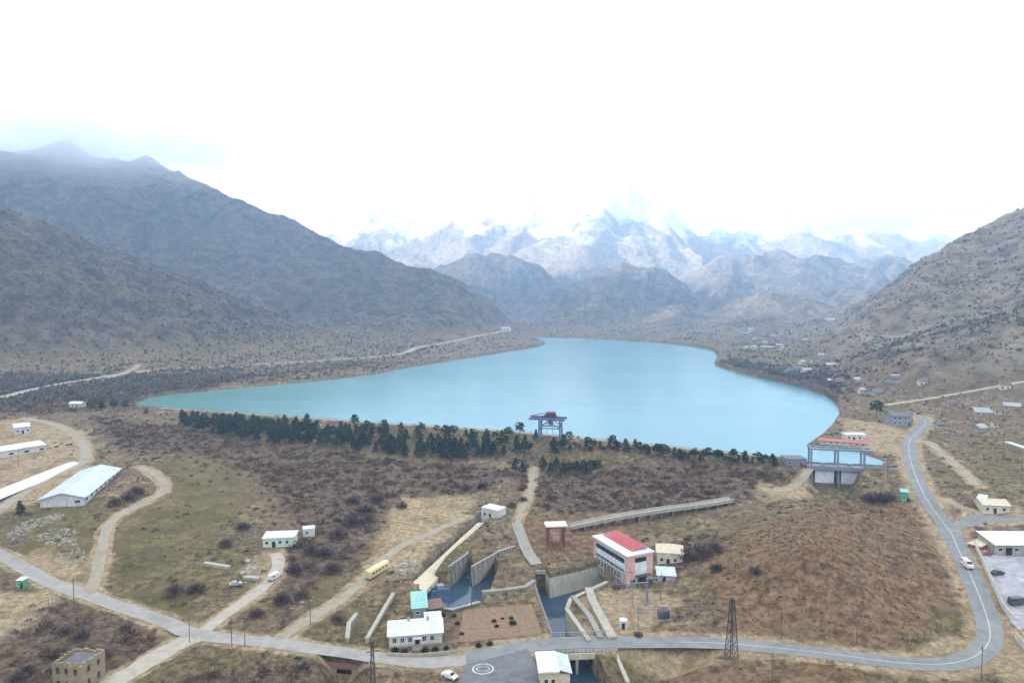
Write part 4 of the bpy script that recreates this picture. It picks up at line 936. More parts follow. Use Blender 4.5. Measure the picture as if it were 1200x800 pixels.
window(e, 'f', L*.4, 0, 3.2, 3.2, L, D, M['grey'], 0, 'door', pm=M['sheet_w'])
window(e, 'f', L*.78, 1.4, 2.0, 1.0, L, D, M['grey'], 1)
long_shed('narrow white roofed open shed with a dark front at the left edge', (-60,620), (95,543), (0,0), 3.8, 1.3, 'grey', 'sheet_w', 'x', 9, True)
house('white_barn', 'white flat roofed barn at the left edge above the narrow shed', 'barn', (-45,546), (53,528), 14, 4.2, 'gable', 1.2, 'white', 'sheet_w', [('f', 6+k*7, 1.5, 2.4, 1.2) for k in range(7)], ov=.6)
house('farm_house', 'small white farm house behind the white barn at the left', 'house', (17,509), (35,507), 8, 4.2, 'gable', 1.6, 'white', 'sheet_w', [('f', 1, 1.2, 1.2, 1.3), ('f', 6, 1.2, 1.2, 1.3)], [('f', 3.6, 0, 1.1, 2.1)])
house('shore_hut', 'small white hut by the bushes near the left tip of the lake', 'hut', (81,478), (95,478), 6, 3.4, 'gable', 1.0, 'white', 'sheet_w', [('f', 2, 1.1, 1.4, 1.2)], [('f', 5, 0, 1, 2)])
house('guard_booth', 'green booth with a white roof beside the old road at the left edge', 'booth', (19,690), (27,690), 2.4, 2.9, 'hip', .7, 'green', 'sheet_w', [('f', .3, 1.1, .8, 1.0)], [('f', 1.3, 0, .8, 2)], ov=.25)
# centre left yard
house('mint_house', 'pale mint green house with a flat roof at the top of the gravel drive', 'house', (308,641), (345,640), 7, 3.4, 'flat', 0, 'mint', 'sheet_w', [('f', .8, 1.2, 1.2, 1.2), ('f', 5.5, 1.2, 1.2, 1.2), ('f', 8.0, 1.2, 1.2, 1.2)], [('f', 3.2, 0, 1.3, 2.2)], ov=.3)
house('white_hut', 'tiny white hut with one dark window on the right of the mint green house', 'hut', (355,629), (369,628), 3.4, 3.0, 'flat', 0, 'white', 'sheet_w', [('f', 1.0, 1.0, .9, 1.2)], ov=.15)
def slab(label, A, B, w, h, m='conc_lt', name='concrete_slab', cat='slab', rz=None):
    a = TR(*A); b_ = TR(*B); d = b_-a; b = MB(); L = math.hypot(d.x, d.y); b.cbox(0, -w/2, -.6, L, w/2, h, .05)
    o = b.build(name, M[m]); o.location = (a.x, a.y, a.z); o.rotation_euler = (0, -math.atan2(d.z, L), math.atan2(d.y, d.x)); NOBUSH.append(np.array([(a.x-1, a.y-1.5), (b_.x+1, b_.y-1.5), (b_.x+1, b_.y+1.5), (a.x-1, a.y+1.5)])); return tag(o, label, cat)
slab('long pale concrete slab lying in the thicket left of the gravel drive', (239,661), (269,666), 1.6, .9)
slab('pale concrete slab at the left edge of the gravel drive below the mint green house', (286,677), (304,679), 2.0, .8)
def rubble():
    """pale broken stone strewn over the slope by the barns"""
    rr = np.random.default_rng(9); b = MB()
    for P, n in (([(4,628),(20,614),(70,600),(78,606),(40,620),(12,634)], 260), ([(38,632),(60,618),(92,620),(90,640),(60,640)], 170), ([(66,648),(96,640),(104,660),(74,664)], 70), ([(280,668),(300,650),(306,672),(286,684)], 60), ([(452,672),(480,655),(492,660),(470,682)], 70), ([(330,706),(352,690),(370,700),(345,716)], 40), ([(705,745),(720,738),(724,750),(708,752)], 30)):
        W = tpoly(P); k = 0
        while k < n:
            x = rr.uniform(W[:,0].min(), W[:,0].max()); y = rr.uniform(W[:,1].min(), W[:,1].max())
            if poly_sd(np.array([x]), np.array([y]), W)[0] < 0: b.blob((x, y, hz(x, y)), float(rr.uniform(.18, .85)*rr.uniform(.5, 1.2)), int(rr.integers(1e6)), 1, .35, .6); k += 1
    tag(b.build('rubble', mat('pale_rubble', (.25,.225,.18), .95)), kind='stuff')
rubble()
for k, (px, py, q) in enumerate([(293,658,'topmost'), (296,666,'middle'), (289,671,'lowest')]):
    a = TR(px, py); b = MB()
    for j in range(6): b.blob((random.uniform(-1.6,1.6), random.uniform(-1.2,1.2), .3), random.uniform(.5,1.0), 10*k+j, 1, .3, .7)
    o = b.build('rubble_heap', M['conc_lt']); o.location = a; tag(o, f'{q} of the three pale rubble heaps beside the gravel drive', 'rubble heap', 'rubble heaps by the drive')
for k, (px, py, q) in enumerate([(472,664,'by the yellow wagon, farther from the canal'), (486,661,'between the yellow wagon and the canal bank'), (470,672,'close in front of the canal bank')]):
    a = TR(px, py); b = MB(); b.cbox(-1.8, -.9, -.4, 1.8, .9, .75, .06); b.cbox(-1.2, -.6, .76, 1.4, .6, 1.3, .06); o = b.build('block_stack', M['conc_lt']); o.location = a; o.rotation_euler = (0, 0, .3+k); tag(o, 'stack of pale concrete blocks '+q, 'block stack', 'concrete blocks by the wagon')

def ruin():
    a = TR(62,806); e = empty('ruined_house', (a.x, a.y, a.z-.5), math.radians(-10), 'two storey tan stone house with broken wall tops round a dark sagging roof', 'ruin'); L = 8.2; D = 7.5; h = 7.2; clear(a, 0, L, D, 1); t = .6
    def wall_openings(L_, seed, ops, fn):
        """stone wall in strips around its openings, top edge broken"""
        rr = random.Random(seed); b = MB(); xs = sorted({0, L_}|{o[0] for o in ops}|{o[0]+o[2] for o in ops}|{q*.55 for q in range(int(L_/.55)+1)})
        for x0, x1 in zip(xs, xs[1:]):
            if x1-x0 < 1e-3: continue
            top = h+rr.uniform(-.55, .15); cuts = sorted((o[1], o[1]+o[3]) for o in ops if o[0] <= x0+1e-4 and o[0]+o[2] >= x1-1e-4); z = -2
            for c0, c1 in cuts: b.box(x0, 0, z, x1, t, c0); z = c1
            if top > z: b.box(x0, 0, z, x1, t, top)
        return xf(b, fn).build('wall', M['stone'], e)
    ops = [(1.0,4.2,1.0,1.7),(3.4,4.2,1.0,1.7),(5.9,4.2,1.0,1.7),(1.0,.8,1.0,1.8),(3.3,.2,1.2,2.3),(5.9,.8,1.0,1.8)]
    wall_openings(L, 1, ops, lambda x, y, z: (x, y, z))
    wall_openings(D-2*t, 2, [(1.2,4.2,1.0,1.7),(4.2,4.2,1.0,1.7),(1.2,.8,1.0,1.8),(4.2,.8,1.0,1.8)], lambda x, y, z: (L-y, x+t, z))
    wall_openings(D-2*t, 3, [(1.5,4.2,1.0,1.7),(4.0,4.2,1.0,1.7)], lambda x, y, z: (y, x+t, z))
    wall_openings(L, 4, [(1.5,4.2,1.0,1.7),(5.0,4.2,1.0,1.7)], lambda x, y, z: (x, D-y, z))
    b = MB(); b.box(t+.01, t+.01, -1, L-t-.01, D-t-.01, .0); b.build('floor', M['conc_dk'], e)
    b = MB(); b.box(L*.45, t+.01, 0.01, L*.45+.4, D-t-.01, h-1.5); b.build('inner_wall_or_shade', M['stone'], e)
    x0, x1, y0, y1 = 1.3, L-t-.02, t+.02, D-t-.02; zm = h+.75; b = MB()
    b.poly([(x0,y0,h-.9),(x1,y0,h-.8),(x1,y1,h-.8),(x0,y1,h-.9),(x0+2,(y0+y1)/2-.3,zm),((x0+x1)/2,(y0+y1)/2,zm-.35),(x1-2,(y0+y1)/2+.2,zm+.1),(x0,y0,h-1.2),(x1,y0,h-1.1),(x1,y1,h-1.1),(x0,y1,h-1.2)], [(0,1,6,5,4),(1,2,6),(2,3,4,5,6),(3,0,4),(7,8,1,0),(8,9,2,1),(9,10,3,2),(10,7,0,3),(10,9,8,7)])
    b.build('roof', M['slate'], e)
ruin()

# right side
def compound():
    P = [(1141,638),(1152,661),(1163,686),(1175,712),(1186,727)]
    W = [TR(*p) for p in P]; o = W[0]; e = empty('compound_wall', o, 0, 'low white wall round the grey yard beside the bend', 'wall'); b = MB()
    wall_ribbon(b, [(v.x-o.x, v.y-o.y) for v in W], .4, [v.z-o.z-1 for v in W], [v.z-o.z+1.7 for v in W]); b.build('wall', M['white'], e)
    b = MB(); wall_ribbon(b, [(v.x-o.x, v.y-o.y) for v in W], .6, [v.z-o.z+1.703 for v in W], [v.z-o.z+1.85 for v in W]); b.build('coping', M['conc_lt'], e)
    P = [(1190,748),(1204,764),(1225,780)]; W = [TR(*p) for p in P]; o = W[0]; e = empty('compound_wall', o, 0, 'short white wall at the right edge below the yard entrance', 'wall'); b = MB()
    wall_ribbon(b, [(v.x-o.x, v.y-o.y) for v in W], .4, [v.z-o.z-1 for v in W], [v.z-o.z+1.7 for v in W]); b.build('wall', M['white'], e)
    b = MB(); wall_ribbon(b, [(v.x-o.x, v.y-o.y) for v in W], .6, [v.z-o.z+1.703 for v in W], [v.z-o.z+1.85 for v in W]); b.build('coping', M['conc_lt'], e)
compound()
house('workshop', 'workshop with a wide white roof at the top of the grey yard', 'workshop', (1166,650), (1222,648), 9, 3.6, 'shed', 1.4, 'conc_lt', 'sheet_w', [('f', 1.0, 1.3, 1.6, 1.2), ('f', 6.5, 1.3, 1.6, 1.2)], [('f', 3.6, 0, 2.2, 2.6), ('f', 10, 0, 2.4, 2.6)])
house('store_shed', 'small brick store shed left of the white roofed workshop', 'shed', (1149,645), (1164,643), 4, 2.6, 'flat', 0, 'brick', 'tan', (), [('f', 1.0, 0, 1.0, 2.0)], ov=.2)
house('roadside_house', 'cream roadside house with a tan roof above the side road', 'house', (1152,601), (1183,600), 8, 3.4, 'gable', 1.4, 'cream', 'tan', [('f', 1.0, 1.1, 1.2, 1.3), ('f', 7.0, 1.1, 1.2, 1.3)], [('f', 3.8, 0, 1.1, 2.1)])
house('lean_house', 'narrow white lean-to against the cream roadside house', 'lean-to', (1145,592), (1153,594), 5, 3.0, 'shed', .6, 'white', 'sheet', (), [('f', .8, 0, 1.0, 2.0)])
house('kiosk', 'bright green kiosk beside the road below the spillway', 'kiosk', (1056,588), (1064,588), 3.2, 4.2, 'shed', .5, 'green', 'teal', [('f', .5, 1.2, 1.0, 1.2)], [('f', 2.0, 0, .9, 2.0)], ov=.3)
house('boat_house', 'long low building with a red roof on the far bank of the spillway inlet', 'boat house', (960,520), (1016,522), 3.6, 2.0, 'shed', .5, 'cream', 'faded_red', [('f', 2+k*3.2, .8, 1.2, .8) for k in range(7)], ov=.6)
house('inlet_house', 'cream flat house just behind the red roofed building', 'house', (991,516), (1015,515), 6, 3.2, 'flat', 0, 'cream', 'sheet_w', [('f', 1.2, 1.1, 1.3, 1.2), ('f', 7, 1.1, 1.3, 1.2)], [('f', 4, 0, 1.1, 2.1)], ov=.25)
house('dark_house', 'two storey dark grey house at the bend of the road by the lake', 'house', (1045,499), (1067,499), 9, 6.2, 'gable', 2.0, 'grey', 'slate', [('f', 1.0+k*3.2, z, 1.6, 1.4) for k in range(3) for z in (1.1, 4.0)], [('f', 10.0, 0, 1.2, 2.2)])
VILLAGE = [ # px, py, width px, wall, roof, height, label
 (879,389,6,'white','sheet_w',8,'tallest white house in the village across the lake'), (899,391,7,'cream','tan',6,'cream house right of the tallest white village house'),
 (865,397,6,'cream','tan',5,'cream house at the left end of the village'), (876,399,7,'lilac','sheet',4.5,'lilac grey house below the tallest white village house'),
 (890,398,9,'white','sheet',4,'long white house in the middle row of the village'), (884,409,6,'mint','sheet_w',4.5,'pale green house in the lower middle of the village'),
 (875,409,5,'white','sheet_w',4,'small white house left of the pale green village house'), (904,404,5,'cream','slate',4,'small cream house under a dark roof in the village'),
 (917,410,4,'white','sheet_w',5,'narrow white house at the right end of the village rows'), (928,400,8,'cream','sheet',4,'lone pale house right of the village'),
 (938,388,8,'cream','tan',4,'cream house high behind the village'), (974,376,10,'white','sheet_w',4,'white house highest on the hillside behind the village'),
 (927,438,9,'lilac','sheet',4,'lilac house close to the far right shore'), (942,427,7,'white','sheet_w',4,'white house above the right shore, left of a pair'),
 (955,425,7,'white','sheet',4,'white house above the right shore, right of a pair'), (947,438,10,'white','sheet_w',5,'bright white house with a wide roof on the right shore'),
 (975,431,12,'cream','sheet_w',4,'long cream house with a white roof above the right shore'), (989,434,5,'cream','tan',6,'tall cream house at the foot of the right hill'),
 (975,449,8,'lilac','sheet_w',3.5,'small lilac house behind the right shore trees'), (1012,461,7,'white','sheet_w',4,'white house at the lake corner above the dark trees'),
 (994,426,8,'cream','tan',5,'tan house on the lower right hill, left of two'), (1006,427,8,'cream','tan',5,'tan house on the lower right hill, right of two'),
 (1082,452,9,'white','sheet',5,'white house with a steep roof above the hill road'), (1116,477,12,'cream','tile',4,'brown roofed house below the hill road'),
 (1177,457,11,'white','tile',5,'white house with a brown roof above the hill road at the right'), (1168,501,8,'white','tile',4,'small white house with a brown roof on the right slope'),
 (1171,486,12,'tan','tan',4,'orange tan house on the right slope'), (1075,487,5,'white','sheet',3.5,'small white hut beside the dark grey house'),
 (592,388,10,'white','sheet_w',8,'white building at the far left end of the lake'), (1103,502,8,'cream','sheet',3.5,'small cream hut beside the thin tall poles on the right')]
for px, py, w, wl, rf, h, lb in VILLAGE:
    a = TR(px-w/2, py); d = a.y; Lm = w*d/800; nw = max(2, int(Lm/4)); hh = h*.8
    e, L_ = house('village_house', lb, 'house', (px-w/2, py), (px+w/2, py-.01), Lm*.75, hh, 'gable', Lm*.13+.4, {'white': 'cream', 'cream': 'vill_tan'}.get(wl, wl) if px not in (879, 947, 592) else wl, {'sheet_w': 'vill_grey', 'sheet': 'slate', 'tan': 'tile'}.get(rf, rf), [('f', Lm*(k+.3)/nw, .9+3*z, 1.3, 1.4) for k in range(nw) for z in range(1+(hh > 5.5))], L=Lm, ov=.6)
    e.rotation_euler[2] = random.uniform(-.35, .35)
VG = ['vill_tan', 'vill_tan', 'conc_lt', 'concrete', 'brick', 'stone']; rv = random.Random(4); seen = set()
AREA = [((862,918),(384,412),26,'among the crowded rows of the far village'), ((925,1005),(400,436),18,'scattered on the low right hillside above the shore'), ((985,1060),(440,476),12,'near the hill road above the dark grey house'), ((1085,1195),(462,512),5,'scattered on the slope right of the lake road')]
for (xa, xb), (ya, yb), n, lb in AREA:
    for k in range(n):
        px = rv.uniform(xa, xb); py = rv.uniform(ya, yb)
        a_ = TR(px, py)
        if any(line_dt(np.array([a_.x]), np.array([a_.y]), S_)[0][0] < 11 for _, _, _, S_ in RD): continue
        if any(abs(px-v[0]) < 7 and abs(py-v[1]) < 3 for v in VILLAGE): continue
        a = TR(px, py); Lm = rv.uniform(6, 10); 
        if poly_sd(np.array([a.x]), np.array([a.y]), LAKE)[0] < 14: continue
        wpx = Lm*800/a.y; nw = 3; c = rv.choice(VG)
        e, L_ = house('village_house', 'small weathered low house '+lb, 'house', (px-wpx/2, py), (px+wpx/2, py-.01), Lm*.7, rv.uniform(2.6, 3.4), 'gable', 1.6, c, rv.choice(['vill_grey', 'tile', 'vill_grey', 'slate', 'tile']), [('f', Lm*(q+.3)/nw, .9, 1.1, 1.2) for q in range(nw)], L=Lm, ov=.5, group='weathered houses '+lb)
        e.rotation_euler[2] = rv.uniform(-.6, .6)
slab('long white slab lying on the right slope at the photo edge', (1180,518), (1204,526), 3.0, .5, 'white')
# ================================================================== vehicles, poles, fences
CARP = {}
def car(label, px, py, rz, col, dims=(4.3,1.75,1.45), kind='car', name='parked_car', group=None, dz=.1):
    a = TR(px, py); e = empty(name, (a.x, a.y, a.z+dz), rz, label, kind, group); L, W_, Hh = dims; p = mat('paint_'+'_'.join(str(int(c*100)) for c in col), col, .35, .06, spec=.5); van = kind == 'van'
    hood = .62*Hh
    sil = [(-L/2,.28),(-L/2+.05,hood),(-L/2+.6,hood+.04),(-L/2+1.15,Hh),(L/2-1.75,Hh),(L/2-1.0,hood+.06),(L/2-.1,hood-.12),(L/2,.3)] if not van else [(-L/2,.3),(-L/2+.02,Hh-.1),(-L/2+.2,Hh),(L/2-1.3,Hh),(L/2-.55,hood+.1),(L/2-.05,hood-.15),(L/2,.32)]
    n = len(sil); V = []; F = []
    for s in (-1, 1):
        for x, z in sil: V.append((x, s*(W_/2-(.16 if z > hood+.1 else 0)), z))
    for s in (-1, 1):                                    # flat belt
        pass
    F = [tuple(range(n))[::-1], tuple(range(n, 2*n))]+[(k, (k+1) % n, n+(k+1) % n, n+k) for k in range(n)]
    np_mesh('body', V, F, p, e)
    g = MB()
    for s in (-1, 1):
        y = s*(W_/2-.07); x0 = -L/2+(1.0 if not van else .4); x1 = L/2-(1.5 if not van else 1.25)
        g.poly([(x0-.15, s*(W_/2-.055), hood+.1), (x1+.35, s*(W_/2-.055), hood+.1), (x1-.15, s*(W_/2-.145), Hh-.08), (x0+.15, s*(W_/2-.145), Hh-.08)], [(0,1,2,3)] if s < 0 else [(3,2,1,0)])
    g.build('side_window', M['glass'], e)
    w = MB(); xa, xb = (L/2-1.7, L/2-1.02) if not van else (L/2-1.27, L/2-.58)
    w.poly([(xa+.03, -W_/2+.22, Hh-.02), (xb+.03, -W_/2+.14, hood+.13), (xb+.03, W_/2-.14, hood+.13), (xa+.03, W_/2-.22, Hh-.02)], [(0,1,2,3)]); w.build('windscreen', M['glass'], e)
    for x in (-L/2+.8, L/2-.8):
        for s in (-1, 1):
            b = MB(); b.bar((x, s*(W_/2-.2), .32), (x, s*(W_/2+.01), .32), .32, 14); wh = b.build('wheel', M['tyre'], e)
            b = MB(); b.bar((x, s*(W_/2+.005), .32), (x, s*(W_/2+.02), .32), .18, 10); b.build('rim', M['grey'], wh)
    for s in (-1, 1): b = MB(); b.box(L/2-.06, s*(W_/2-.35)-.14, hood-.32, L/2+.015, s*(W_/2-.35)+.14, hood-.16); b.build('headlight', M['sheet_w'], e)
    b = MB(); b.box(-L/2-.03, -W_/2+.05, .3, -L/2+.02, W_/2-.05, .5); b.box(L/2-.03, -W_/2+.05, .3, L/2+.03, W_/2-.05, .48); b.build('bumper', M['tyre'], e)
    NOBUSH.append(np.array([(a.x-3, a.y-3), (a.x+3, a.y-3), (a.x+3, a.y+3), (a.x-3, a.y+3)])); return e
car('white saloon car standing at the edge of the dark paved square', 527, 794, math.radians(-35), (.75,.75,.75))
car('cream minibus driving down the road beside the white compound wall', 1133, 664, math.radians(-100), (.68,.58,.48), (5.2,2.0,2.3), 'van', 'minibus')
car('dark red car parked beside the brick store shed', 1155, 650, math.radians(10), (.25,.07,.06))
car('black car parked in the upper part of the grey yard', 1169, 673, math.radians(15), (.03,.03,.035))
car('dark grey van parked in the lower part of the grey yard', 1193, 708, math.radians(5), (.06,.06,.07), (5.4,2.0,2.2), 'van', 'parked_van')
car('white van parked on the gravel drive below the mint green house', 322, 678, math.radians(70), (.62,.62,.58), (5.0,1.95,2.0), 'van', 'parked_van')
car('small dark car parked in the gravel bend under the mint green house', 276, 686, math.radians(20), (.30,.30,.30), (4.0,1.7,1.5))

def wagon():
    a = TR(434,681); b_ = TR(455,666); d = b_-a; L = 11.0
    e = empty('box_wagon', (a.x, a.y, a.z), math.atan2(d.y, d.x), 'faded yellow box wagon standing on the tan ground left of the canal', 'wagon'); clear(a, math.atan2(d.y, d.x), L, 3, 1)
    prof = [(0,.8),(2.7,.8),(2.7,2.7),(2.45,3.1),(1.9,3.3),(.8,3.3),(.25,3.1),(0,2.7)]; V = [(0, y, z) for y, z in prof]+[(L, y, z) for y, z in prof]
    np_mesh('body', V, [tuple(range(8))[::-1], tuple(range(8, 16))]+[(k, (k+1) % 8, 8+(k+1) % 8, 8+k) for k in range(8)], M['yellow'], e)
    b = MB(); b.box(.2, .3, .5, L-.2, 2.4, .79); b.build('chassis', M['iron'], e)
    b = MB(); b.box(1, -.06, 1.0, L-1, -.01, 1.25); b.build('stripe', M['tan'], e)
    for k in range(5): window(e, 'f', 1.2+k*1.8, 1.75, 1.3, .8, L, 2.7, M['yellow'], 0, sill=False)
    for x in (1.6, L-2.9, L-1.6):
        for y in (.25, 2.2): b = MB(); b.bar((x, y, .48), (x, y+.25, .48), .48, 14); b.build('wheel', M['tyre'], e)
wagon()

def pole_proto():
    e = empty('utility_pole', (0,0,0)); b = MB(); b.bar((0,0,-1), (0,0,8.5), .14, 6, .09); b.build('pole', M['wood'], e)
    b = MB(); b.box(-.9, -.06, 7.6, .9, .06, 7.75); b.build('crossarm', M['wood'], e)
    b = MB()
    for x in (-.8, 0, .8): b.bar((x, 0, 7.75), (x, 0, 8.05), .05, 6)
    b.build('insulator', M['white'], e); return e
POLES = [(272,759,8.5,'left of a pair where the drive meets the old road'), (287,757,8.5,'right of a pair where the drive meets the old road'), (87,709,8,'beside the foot of the grass track'), (222,752,7,'in the corner of the gravel junction'),
 (364,731,7.5,'beside the dirt track near the old road'), (916,748,8,'on the verge above the river road'), (905,800,8,'in the weeds below the river road'), (1150,795,8.5,'outside the sharp bend'), (1004,753,6.5,'left in the rusty field edge'),
 (1175,542,15,'tallest thin one on the right slope'), (1103,500,11,'behind the hut on the right slope'), (1140,513,12,'in the middle of the right slope'), (1108,487,9,'beside the top of the lake road'), (1069,495,9,'in front of the dark grey house'), (1197,560,11,'at the right edge of the slope'),
 (553,713,11,'at the corner of the brown yard'), (667,775,5,'below the bridge railing'), (22,548,9,'between the two long sheds'), (1040,560,9,'below the spillway next to the road')]
proto = None
for i, (px, py, h, q) in enumerate(POLES):
    if proto is None: proto = o = pole_proto()
    else: o = copy_tree(proto)
    a = TR(px, py); o.location = a; o.rotation_euler = (random.uniform(-.03,.03), random.uniform(-.03,.03), random.uniform(0, 3)); o.scale = (1+(h-8.5)*.03,)*2+(h/8.5,)
    tag(o, 'wooden utility pole '+q, 'utility pole', 'utility poles')

def pylon(label, px, py, h, w, arms=True):
    a = TR(px, py); e = empty('lattice_pylon', a, .3, label, 'pylon', None); n = 7; clear(a, 0, .5, .5, 1)
    def hw(z): return w/2*(1-.72*z/h)
    b = MB()
    for sx in (-1, 1):
        for sy in (-1, 1):
            l = MB(); l.bar((sx*w/2, sy*w/2, -.8), (sx*hw(h), sy*hw(h), h), .11); l.build('leg', M['iron'], e)
    zs = [h*(1-(1-k/n)**1.25) for k in range(n+1)]
    for z0, z1 in zip(zs, zs[1:]):
        a0, a1 = hw(z0), hw(z1)
        for (p, q) in (((-1,-1),(1,-1)),((1,-1),(1,1)),((1,1),(-1,1)),((-1,1),(-1,-1))):
            b.bar((p[0]*a0, p[1]*a0, z0), (q[0]*a1, q[1]*a1, z1), .06); b.bar((q[0]*a0, q[1]*a0, z0), (p[0]*a1, p[1]*a1, z1), .06); b.bar((p[0]*a1, p[1]*a1, z1), (q[0]*a1, q[1]*a1, z1), .05)
    b.build('bracing', M['iron'], e)
    if arms:
        for z in (h*.80, h*.95): b = MB(); b.bar((-1.5, 0, z), (1.5, 0, z), .09); b.bar((-1.5, 0, z), (0, 0, z+.5), .05); b.bar((1.5, 0, z), (0, 0, z+.5), .05); b.build('crossarm', M['iron'], e)
    for sx in (-1, 1):
        for sy in (-1, 1): b = MB(); b.box(sx*w/2-.3, sy*w/2-.3, -.9, sx*w/2+.3, sy*w/2+.3, .35); b.build('footing', M['concrete'], e)
pylon('dark lattice pylon standing beside the river road, right of the bridge', 857, 771, 16, 2.6)
pylon('dark lattice mast at the bottom edge in front of the white office', 437, 812, 13, 1.5)

def substation():
    kinds = [(722,700,10,'nearest the power house'), (741,712,9,'in the middle of the substation yard'), (759,706,9,'on the right of the substation yard'), (748,737,7,'near the road verge')]
    for px, py, h, q in kinds:
        a = TR(px, py); e = empty('switchyard_gantry', a, random.uniform(-.2,.2), 'grey steel switchyard frame '+q, 'switch frame', 'switchyard frames'); W_ = 4.5; clear(a, 0, W_, 1)
        for x in (0, W_): b = MB(); b.bar((x,0,-1), (x,0,h), .13); b.bar((x,.7,-1), (x,0,h*.8), .08); b.build('post', M['steel'], e)
        b = MB(); b.box(-.6, -.15, h*.85, W_+.6, .15, h*.85+.3); b.bar((0,0,h*.45), (W_,0,h*.45), .08); b.build('beam', M['steel'], e)
        b = MB()
        for k in range(3): b.bar((.6+k*1.6, 0, h*.85-.9), (.6+k*1.6, 0, h*.85), .09, 6)
        b.build('insulator', M['conc_lt'], e)
    a = TR(773,727); e = empty('transformer', a, .2, 'dark finned transformer at the right edge of the substation yard', 'transformer'); clear(a, 0, 3.4, 2.4)
    b = MB(); b.cbox(0, 0, .3, 3.2, 2.0, 3.0, .15); b.build('tank', M['slate'], e)
    b = MB()
    for k in range(8): b.box(.2+k*.38, -.55, .6, .32+k*.38, -.01, 2.6)
    b.build('radiator', M['slate'], e)
    b = MB(); b.bar((.4, 1.0, 3.7), (2.8, 1.0, 3.7), .35, 10); b.build('conservator', M['grey'], e)
    for x in (.7, 1.6, 2.5): b = MB(); b.bar((x, .5, 3.0), (x, .3, 3.9), .1, 6); b.build('bushing', M['brick'], e)
    b = MB(); b.box(-.3, -.7, -1, 3.5, 2.3, .29); b.build('pad', M['concrete'], e)
    house('switch_cabinet', 'small white cabinet in the substation yard next to the road', 'cabinet', (727,737), (735,737), 2, 2.2, 'flat', 0, 'white', 'sheet_w', (), [('f', .4, 0, .9, 1.8)], ov=.1)
substation()

def fence(name, label, pts, h, m, sp=2.5, rails=2, group=None):
    W = [TR(*p) for p in pts]; S = dense(np.array([tuple(v) for v in W]), sp); o = Vector(S[0]); e = empty(name, o, 0, label, 'fence', group); b = MB(); z = H(S[:,0], S[:,1])
    P = [Vector((x, y, q))-o for x, y, q in zip(S[:,0], S[:,1], z)]
    for p in P: q = MB(); q.bar(p-Vector((0,0,.6)), p+Vector((0,0,h)), .06); q.build('post', m, e)
    for p, q in zip(P, P[1:]):
        for k in range(rails): zz = Vector((0,0,h*(.95-k*.45))); b.bar(p+zz, q+zz, .03)
    b.build('wire', m, e)
fence('post_fence', 'teal grey post fence along the bushes at the lower left', [(66,705),(52,714),(38,726),(22,742)], 2.4, M['steel'], 1.4)
fence('wire_fence', 'thin wire fence between the left edge and the lower left bushes', [(16,742),(4,752),(-10,765)], 2.2, M['steel'], 1.8)
fence('yard_fence', 'light pole fence along the top of the brown yard', [(540,712),(565,708),(625,704)], 1.6, M['conc_lt'], 2.2)
fence('field_fence', 'short post fence at the corner of the rusty field', [(1068,757),(1075,752),(1090,745),(1105,735)], 2.4, M['iron'], 3.0)
fence('verge_fence', 'thin post fence on the verge left of the climbing road', [(1062,565),(1074,590),(1088,615),(1098,640)], 1.3, M['conc_lt'], 4.0)

# paved square and painted lines
sq = [tuple(TR(*p)) for p in [(546,779),(575,772),(604,765),(617,760),(626,779),(640,806),(655,850),(545,850),(536,806)]]
sqv = np.array(sq); cx = sqv[:,:2].mean(0)
def sheet(name, P, lift, m, n=44):
    """patch of paving that follows the ground"""
    P = np.asarray(P)[:, :2]; x0, y0 = P.min(0); x1, y1 = P.max(0); gx = np.linspace(x0, x1, n*3); gy = np.linspace(y0, y1, n*3); X, Y = np.meshgrid(gx, gy); ins = poly_sd(X, Y, P) < .4; Z = H(X.ravel(), Y.ravel()).reshape(X.shape)
    F = [(i*n*3+j, i*n*3+j+1, (i+1)*n*3+j+1, (i+1)*n*3+j) for i in range(n*3-1) for j in range(n*3-1) if ins[i,j] and ins[i,j+1] and ins[i+1,j] and ins[i+1,j+1]]
    o = np_mesh(name, np.stack([X, Y, Z+lift], -1).reshape(-1, 3), np.array(F), m, smooth=True); return tag(o, kind='structure')
NOBUSH.append(sqv[:,:2]); dk = mat('dark_paving', (.125,.122,.13), .9, .25, .5, .15, var2=(.19,.185,.18), scale2=.1)
sheet('paved_square', sqv, .13, dk)
yd = np.array([tuple(TR(*p)) for p in [(1146,646),(1162,650),(1230,648),(1240,722),(1195,738),(1183,726),(1174,709),(1163,684)]]); NOBUSH.append(yd[:,:2])
sheet('yard_paving', yd, .08, mat('yard_concrete', (.30,.29,.30), .92, .25, .5, .15, var2=(.19,.18,.19), scale2=.09))
by = np.array([tuple(TR(*p)) for p in [(543,715),(622,708),(634,742),(538,752)]]); NOBUSH.append(by[:,:2])
sheet('brown_yard', by, .06, mat('brown_yard_earth', (.19,.125,.075), .95, .25, .8, .3, var2=(.14,.11,.07), scale2=.12))
PW = mat('road_paint', (.46,.46,.44), .8, .12, 1.0)
def ring(cpx, cpy, r, w, rx=1.0):
    c = TR(cpx, cpy); b = []; F = []; n = 40
    for k in range(n):
        a = 2*math.pi*k/n
        for q in (r-w/2, r+w/2): x, y = c.x+q*math.cos(a)*rx, c.y+q*math.sin(a); b.append((x, y))
    b = np.array(b); V = np.column_stack([b, H(b[:,0], b[:,1])+.19]); F = np.array([(2*k, 2*k+1, (2*k+3) % (2*n), (2*k+2) % (2*n)) for k in range(n)]); return V, F
V, F = ring(566, 784, 2.4, .36, 1.1); V2, F2 = ring(566, 784, 1.1, .16, 1.5)
tag(np_mesh('painted_ring', np.vstack([V, V2]), np.vstack([F, F2+len(V)]), PW), kind='structure')
